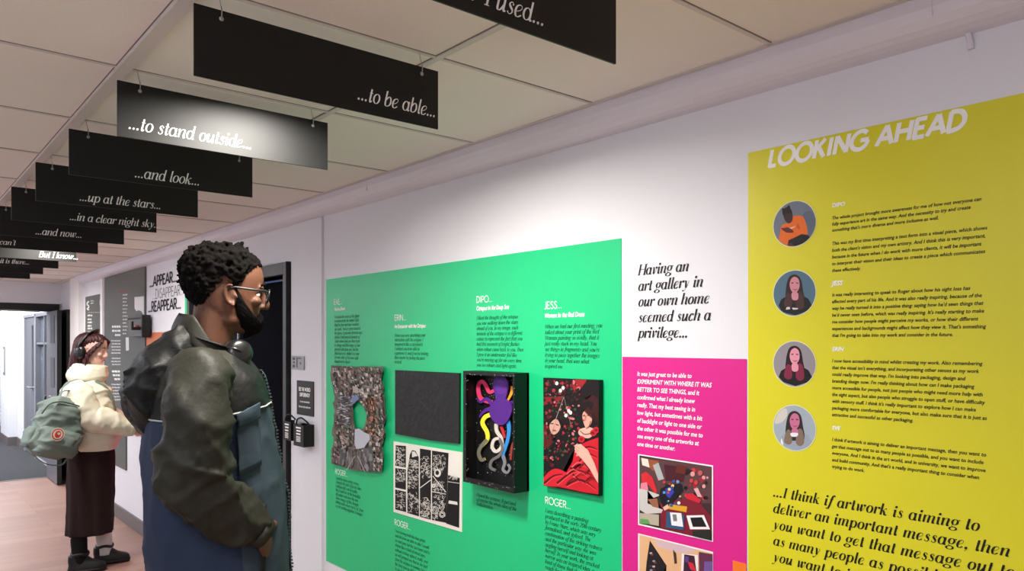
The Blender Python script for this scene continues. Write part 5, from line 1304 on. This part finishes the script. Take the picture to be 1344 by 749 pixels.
# headphones resting round his neck
hp = thing('headphones', 'black headphones resting round the neck of the bearded man', 'headphones', (fm.o.x, fm.o.y, 0), fm.rz)
cn = fm.px(313, 463, -.075)
bm = bmesh.new(); arc = [Vector((-.018+(cn.x+.018)*0-.088*math.cos(t)+.0, .094*math.sin(t), 1.640+.03*math.cos(t))) for t in (math.radians(-112+224*i/24) for i in range(25))]
tube(bm, arc, [(.012, .005)]*25, 10); obj('headband', bm, BNYL, hp, local=True, smooth=True)
for s in (-1, 1):
    c = Vector((cn.x, s*abs(cn.y), cn.z)); ax = Vector((.35, s*1.0, .25)).normalized(); rot = ax.to_track_quat('Z', 'Y').to_matrix()
    bm = bmesh.new()
    rg = [(-.022, .030), (-.018, .038), (-.004, .040), (.0, .0385), (.012, .0375), (.022, .033), (.027, .022), (.028, .0)]
    rs = [[bm.verts.new(c+rot @ Vector((max(r, .0005)*math.cos(2*math.pi*i/24), max(r, .0005)*math.sin(2*math.pi*i/24), h))) for i in range(24)] for h, r in rg]
    for a, b in zip(rs, rs[1:]):
        for i in range(24): bm.faces.new((a[i], a[(i+1) % 24], b[(i+1) % 24], b[i]))
    bm.faces.new(rs[0][::-1]); bm.faces.new(rs[-1])
    cup = obj('ear_cup', bm, mat('headphone_black', (18, 18, 19), .28, .5), hp, local=True, smooth=True)
    bm = bmesh.new(); tr = [c+rot @ Vector((.033*math.cos(2*math.pi*i/28), .033*math.sin(2*math.pi*i/28), -.024)) for i in range(30)]
    tube(bm, tr, .011, 10); obj('cushion', bm, BNYL, cup, local=True, smooth=True)
    bm = bmesh.new(); tube(bm, cr([arc[0 if s < 0 else -1], (arc[0 if s < 0 else -1]+c)/2+ax*.02, c+ax*.022], 5), [(.008, .005)]*11, 8); obj('yoke', bm, STEEL if s > 0 else mat('headphone_black', (18, 18, 19)), cup, local=True, smooth=True)
# ---------------------------------------------------------------- the woman further along
SKIN_L = mat('skin_fair', (226, 178, 164), .5, .4, bump=.04, bscale=180, vary=.04, vscale=12)
CREAM = mat('cream_puffer', (228, 221, 200), .55, .35, bump=.25, bscale=24)
SAGE = mat('sage_canvas', (116, 128, 121), .75, .2, bump=.3, bscale=22, vary=.12, vscale=5)
SKIRTM = mat('dark_brown_knit', (40, 24, 24), .85, .2, bump=.3, bscale=90, stretch=(6, 6, .6))
HAIRR = mat('dark_red_hair', (58, 20, 24), .5, .4, vary=.35, vscale=70, stretch=(1, 1, .12), bump=.5, bscale=60)
fw_ = Frame(1.196, 6.18, math.radians(-12))
wom = thing('person', 'woman in a cream puffer jacket and long dark skirt facing the tall grey panel', 'person', (fw_.o.x, fw_.o.y, 0), fw_.rz)
WT = Matrix.Translation((.0, 0, 1.478)) @ Matrix.Rotation(math.radians(-22), 4, 'Z') @ Matrix.Rotation(math.radians(9), 4, 'Y') @ Matrix.Scale(.97, 4) @ Matrix.Translation((-.02, 0, -1.672))
wsh, wel, wwr = fw_.px(104, 515, -.17), fw_.px(115, 549, -.21), fw_.px(171, 563, -.15)
bm = bmesh.new(); face(bm, WT, True)
limb(bm, [WT @ Vector((0, 0, 1.74)), WT @ Vector((-.015, 0, 1.66)), (-.03, 0, 1.42), (-.03, 0, 1.32)], [(.05, .055), (.048, .05), (.055, .06), (.10, .13)], 18)
loft(bm, [(.72, -.12, .12, .14), (.85, -.13, .12, .15), (1.0, -.11, .12, .14), (1.15, -.12, .12, .145), (1.28, -.12, .07, .15), (1.36, -.08, .03, .08)], 20, 28, 2.2)
for m_ in (lambda p: Vector(p), flip):
    limb(bm, [m_((-.03, -.10, 1.30)), m_(wsh), m_(wel), m_((wel+wwr)/2), m_(wwr)], [.045, .05, .04, .035, .025], 12)
    hand(bm, m_(wwr)+Vector((.012, 0, -.006)), m_((.86, .32, -.34)), m_((-.2, .75, -.4)), .8, .86, 1)
for s, xa in ((-1, -.055), (1, .10)):
    limb(bm, [(-.0, s*.08, .80), (xa*.5, s*.072, .55), (xa, s*.072, .40), (xa-.012, s*.078, .28), (xa, s*.08, .09)], [.075, .055, .05, .055, .038], 16)
    limb(bm, [(xa-.02, s*.08, .06), (xa+.06, s*.082, .04), (xa+.12, s*.084, .03)], [(.032, .036), (.036, .03), (.036, .02)], 12)
obj('body', fuse(bm, .0055, 5), SKIN_L, wom, local=True, smooth=True)
eyes(wom, WT, mat('iris_grey', (70, 84, 92), .2, .5), SKIN_L)
for s in (1, -1):
  bm = bmesh.new(); tube(bm, [WT @ Vector(p) for p in ((.124, s*.014, 1.815), (.122, s*.03, 1.821), (.109, s*.05, 1.815))], [(.002, .003), (.002, .0035), (.0015, .002)], 8)
  obj('eyebrow', bm, HAIRR, wom, local=True, smooth=True)
bm = bmesh.new(); tube(bm, [WT @ Vector(p) for p in ((.113, -.019, 1.7235), (.1185, -.008, 1.7255), (.119, 0, 1.7245), (.1185, .008, 1.7255), (.113, .019, 1.7235))], [(.003, .004), (.004, .006), (.004, .006), (.004, .006), (.003, .004)], 8)
obj('lips', bm, mat('lips_pink', (176, 84, 88), .4, .5), wom, local=True, smooth=True)
# hair: long, falling into the collar
bm = bmesh.new()
loft(bm, [(1.56, -.100, -.005, .075), (1.62, -.112, .0, .082), (1.68, -.112, .008, .085), (1.74, -.108, .012, .0875), (1.79, -.104, .018, .088), (1.83, -.104, .050, .088), (1.86, -.098, .098, .084), (1.89, -.080, .100, .070), (1.912, -.05, .07, .045), (1.92, -.02, .03, .02)], 46, 48, 2.2, .06, WT)
for s in (-1, 1):
    limb(bm, [WT @ Vector(p) for p in ((.095, s*.028, 1.882), (.098, s*.060, 1.855), (.062, s*.083, 1.80), (.030, s*.088, 1.74), (.022, s*.086, 1.67), (.01, s*.08, 1.60))], [(.012, .010), (.015, .012), (.02, .013), (.022, .014), (.02, .014), (.014, .01)], 10)
hb = fuse(bm, .005, 3)
for v in hb.vertices:
    a = math.atan2(v.co.y, v.co.x+.02); v.co += Vector((math.cos(a), math.sin(a), 0))*(.0045*math.sin(a*34+4*noise.noise(v.co*9))+.003*noise.noise(Vector((a*9, v.co.z*6, 2))))
obj('hair', hb, HAIRR, wom, local=True, smooth=True)
# puffer jacket
def puff(p): return .010*abs(math.sin(p.z*math.pi/.115+.4))-.004+fold(.010, 8, 9, 4)(p)
WJ = [(.868, -.11, .175, .165), (.90, -.145, .19, .185), (1.0, -.165, .19, .20), (1.12, -.185, .175, .205), (1.22, -.195, .155, .20), (1.30, -.175, .135, .175), (1.355, -.14, .10, .125), (1.39, -.115, .085, .098)]
bm = bmesh.new(); loft(bm, WJ, 70, 64, 2.4, 0, None, puff)
wj_ = obj('jacket', bm, CREAM, wom, local=True, smooth=True)
bm = bmesh.new()
loft(bm, [(1.36, -.13, .10, .105), (1.385, -.142, .118, .118), (1.42, -.140, .122, .118), (1.455, -.128, .118, .108), (1.482, -.112, .108, .098), (1.487, -.095, .095, .085), (1.475, -.08, .08, .07)][:6], 26, 48, 2.3, 0, Matrix.Translation((0, 0, 1.42)) @ Matrix.Rotation(math.radians(6), 4, 'Y') @ Matrix.Translation((0, 0, -1.42)), fold(.006, 9, 9, 2))
obj('collar', bm, CREAM, wj_, local=True, smooth=True)
for m_ in (lambda p: Vector(p), flip):
    bm = bmesh.new()
    pth = [m_((-.06, -.08, 1.33)), m_((-.075, -.14, 1.30)), m_(fw_.px(103, 519, -.185)), m_(fw_.px(109, 535, -.20)), m_(fw_.px(119, 548, -.205)), m_(fw_.px(138, 552, -.195)), m_(fw_.px(158, 559, -.17)), m_(fw_.px(171, 563, -.15)), m_(fw_.px(176, 564.5, -.145))]
    limb(bm, pth, [(.05, .05), (.075, .075), (.092, .090), (.094, .090), (.094, .084), (.084, .080), (.066, .066), (.054, .055), (.042, .043)], 32, 9, lambda p: .006*abs(math.sin((p.x+.3*p.z)*34))+fold(.010, 10, 10, 3)(flip(p) if p.y > 0 else p))
    obj('sleeve', bm, CREAM, wj_, local=True, smooth=True)
bm = bmesh.new(); zz = [.88+i*.02 for i in range(25)]
tube(bm, [rp(ri(WJ, z), 0, 2.4)+Vector((puff(rp(ri(WJ, z), 0, 2.4))+.003, 0, 0)) for z in zz], [(.006, .003)]*25, 6)
obj('zip', bm, mat('zip_cream', (206, 198, 176), .5, .4), wj_, local=True)
# skirt
wk = lambda p: .006*math.sin(math.atan2(p.y, p.x)*11+p.z*5)*(1.2-p.z)+fold(.006, 6, 2, 1)(p)
WK = [(.265, -.152, .152, .165), (.30, -.150, .152, .165), (.45, -.142, .155, .162), (.60, -.140, .162, .162), (.75, -.140, .170, .168), (.86, -.140, .165, .165), (.95, -.12, .13, .145)]
bm = bmesh.new(); loft(bm, WK, 50, 64, 2.3, 0, None, wk, close=False)
o = obj('skirt', bm, SKIRTM, wom, local=True, smooth=True); s_ = o.modifiers.new('s', 'SOLIDIFY'); s_.thickness = .006; s_.offset = -1
# socks and shoes
for s, xa, m, nm in ((-1, -.055, mat('black_sock', (14, 14, 15), .85, .2), 'black sock'), (1, .10, mat('pale_sock', (206, 202, 200), .85, .2), 'pale grey sock')):
    bm = bmesh.new(); limb(bm, [(xa*.75, s*.074, .44), (xa, s*.074, .40), (xa-.012, s*.08, .28), (xa-.004, s*.082, .16), (xa, s*.08, .07)], [.05, .05, .054, .052, .048], 20, 5, fold(.003, 14, 14, 1))
    o = obj('sock', bm, m, wom, local=True, smooth=True); o['label'] = nm
    so = shoe('shoe', wom, xa-.015, s*.084, mat('shoe_black', (16, 16, 17), .5, .4), .235, hgt=.125)
    bm = bmesh.new()
    for i in range(4): tube(bm, [(xa+.045+i*.022, s*.084-.03, .083-i*.008), (xa+.05+i*.022, s*.084, .098-i*.009), (xa+.045+i*.022, s*.084+.03, .083-i*.008)], .0035, 6)
    obj('laces', bm, mat('lace_grey', (44, 44, 46), .8, .2), so, local=True)
    bm = bmesh.new(); rg = [(xa-.002+.052*math.cos(t), s*.082+.05*math.sin(t), .135+.006*math.sin(3*t)) for t in (2*math.pi*i/20 for i in range(22))]
    tube(bm, rg, .011, 8); obj('ankle_cuff', bm, mat('shoe_black', (16, 16, 17)), so, local=True, smooth=True)
# over-ear headphones
wh = thing('headphones', 'black over-ear headphones worn by the woman in the cream jacket', 'headphones', (fw_.o.x, fw_.o.y, 0), fw_.rz)
HT2 = WT
bm = bmesh.new(); arc = [HT2 @ Vector((-.032+.062*math.cos(t)**2*1.0+.0, .104*math.sin(t), 1.795+.143*math.cos(t))) for t in (math.radians(-88+176*i/30) for i in range(31))]
tube(bm, arc, [(.018, .0065)]*31, 10); band = obj('headband', bm, mat('headphone_black', (18, 18, 19)), wh, local=True, smooth=True)
for q in (arc[2:8], arc[-8:-2]):
    bm = bmesh.new(); tube(bm, q, [(.0195, .008)]*6, 10); obj('slider', bm, mat('slider_grey', (80, 80, 84), .35, .5), band, local=True, smooth=True)
for s in (-1, 1):
    c = HT2 @ Vector((-.018, s*.104, 1.768)); ax = (HT2.to_3x3() @ Vector((0, s, .05))).normalized(); rot = ax.to_track_quat('Z', 'Y').to_matrix()
    bm = bmesh.new(); rs = [[bm.verts.new(c+rot @ Vector((max(r, .0005)*.92*math.cos(2*math.pi*i/24), max(r, .0005)*1.12*math.sin(2*math.pi*i/24), h))) for i in range(24)] for h, r in [(-.026, .030), (-.022, .04), (-.006, .043), (.006, .041), (.016, .036), (.021, .022), (.022, 0)]]
    for a, b in zip(rs, rs[1:]):
        for i in range(24): bm.faces.new((a[i], a[(i+1) % 24], b[(i+1) % 24], b[i]))
    bm.faces.new(rs[0][::-1]); bm.faces.new(rs[-1]); obj('ear_cup', bm, mat('headphone_black', (18, 18, 19)), wh, local=True, smooth=True)

# ---------------------------------------------------------------- her sage green backpack, hanging behind her near shoulder
bc = fw_.px(75, 561, -.27)
wc = fw_.o+fw_.R @ bc
rzb = fw_.rz+math.radians(-62)
bg = thing('backpack', 'sage green backpack with a round red and white badge hanging on the woman\'s back', 'backpack', (wc.x, wc.y, wc.z-.21), rzb)
ROLL = Matrix.Rotation(math.radians(-19), 4, 'X')
def bt(p): return (ROLL @ Vector(p))+Vector((0, 0, .21))
# bag frame: +X is the front face (towards the photographer), Y its width, Z up
def bagring(z): 
    k = (z+.21)/.42
    hw = .158*(1-.10*k**3)*(min(1, (k+.02)/.18)**.35)*(min(1, (1.03-k)/.2)**.4); dp = .115*(1-.22*k)*(min(1, (k+.03)/.16)**.4)*(min(1, (1.05-k)/.22)**.5)
    return (z, -.085*min(1, (1.1-k)/.2), dp*.9, hw)
BR = [bagring(-.21+.42*i/12) for i in range(13)]
wb = fold(.016, 8, 8, 6)
bm = bmesh.new(); loft(bm, BR, 48, 64, 3.0, 0, None, wb)
for v in bm.verts: v.co = bt(v.co)
bag = obj('body', bm, SAGE, bg, local=True, smooth=True)
bm = bmesh.new()
PR = [(-.185, -.02, .125, .125), (-.16, -.02, .150, .124), (-.08, -.02, .155, .128), (-.03, -.02, .138, .138), (-.01, -.02, .115, .128)]
loft(bm, PR, 24, 48, 3.2, 0, None, fold(.012, 9, 9, 3))
for v in bm.verts: v.co = bt(v.co)
obj('front_pocket', bm, SAGE, bg, local=True, smooth=True)
for s in (-1, 1):
    bm = bmesh.new()
    loft(bm, [(-.17, -.05, .03, .02, s*.150), (-.14, -.06, .04, .026, s*.154), (-.06, -.06, .04, .026, s*.154), (-.03, -.05, .03, .02, s*.150)], 12, 24, 2.6, 0, None, fold(.008, 10, 10, 2))
    for v in bm.verts: v.co = bt(v.co)
    obj('side_pocket', bm, SAGE, bg, local=True, smooth=True)
bm = bmesh.new(); zp = [(.085, -.165, .06), (.098, -.145, .13), (.085, -.08, .165), (.08, 0, .172), (.085, .08, .165), (.098, .145, .13), (.085, .165, .06)]
tube(bm, [bt(p) for p in cr(zp, 8)], .0045, 8); obj('zip', bm, mat('zip_dark', (52, 62, 58), .5, .4), bg, local=True)
bm = bmesh.new()
tube(bm, [bt(p) for p in cr([(.01, -.055, .20), (.015, -.05, .245), (.015, 0, .262), (.015, .05, .245), (.01, .055, .20)], 8)], [(.012, .004)]*33, 8); obj('carry_handle', bm, SAGE, bg, local=True)
RWI = Matrix.Rotation(-rzb, 3, 'Z')
def from_w(p): return RWI @ (fw_.o+fw_.R @ Vector(p)-Vector((wc.x, wc.y, wc.z-.21)))
for s in (0, 1):
    pts = [from_w(fw_.px(80, 530, -.20)), from_w(fw_.px(80, 519, -.16)), from_w(fw_.px(87, 505, -.125)), from_w((-.10, -.112, 1.365)), from_w((-.02, -.105, 1.375)), from_w((.08, -.10, 1.34)), from_w((.14, -.10, 1.25)), from_w((.165, -.10, 1.1))]
    if s: pts = [bt((.02, .12, -.19)), bt((.02, .10, -.235)), bt((.0, .02, -.25)), bt((-.03, -.05, -.22)), bt((-.06, -.1, -.16))]
    bm = bmesh.new(); q = cr(pts, 7); tube(bm, q, [(.014 if not s else .009, .004)]*len(q), 8); o = obj('strap', bm, SAGE, bg, local=True, smooth=True)
# badge: white ring, red disc with a small pale figure
bm = bmesh.new(); lp = (.168, -.062, -.05)
def disc(r, dx, mi, sx=1, c=(0, 0)):
    vs = [bm.verts.new(bt((lp[0]+dx, lp[1]+c[0]+r*sx*math.cos(t), lp[2]+c[1]+r*math.sin(t)))) for t in (2*math.pi*i/28 for i in range(28))]
    f = bm.faces.new(vs); f.material_index = mi
disc(.044, 0, 0); disc(.038, .0008, 1); disc(.031, .0016, 0); disc(.024, .0024, 1, .8); disc(.008, .0032, 0, 1.2, (.004, .006))
for f in bm.faces: f.normal_update()
ex = [f for f in bm.faces]
obj('badge', bm, [mat('badge_white', (226, 218, 206), .6, .3), mat('badge_red', (206, 62, 44), .6, .3)], bg, local=True)
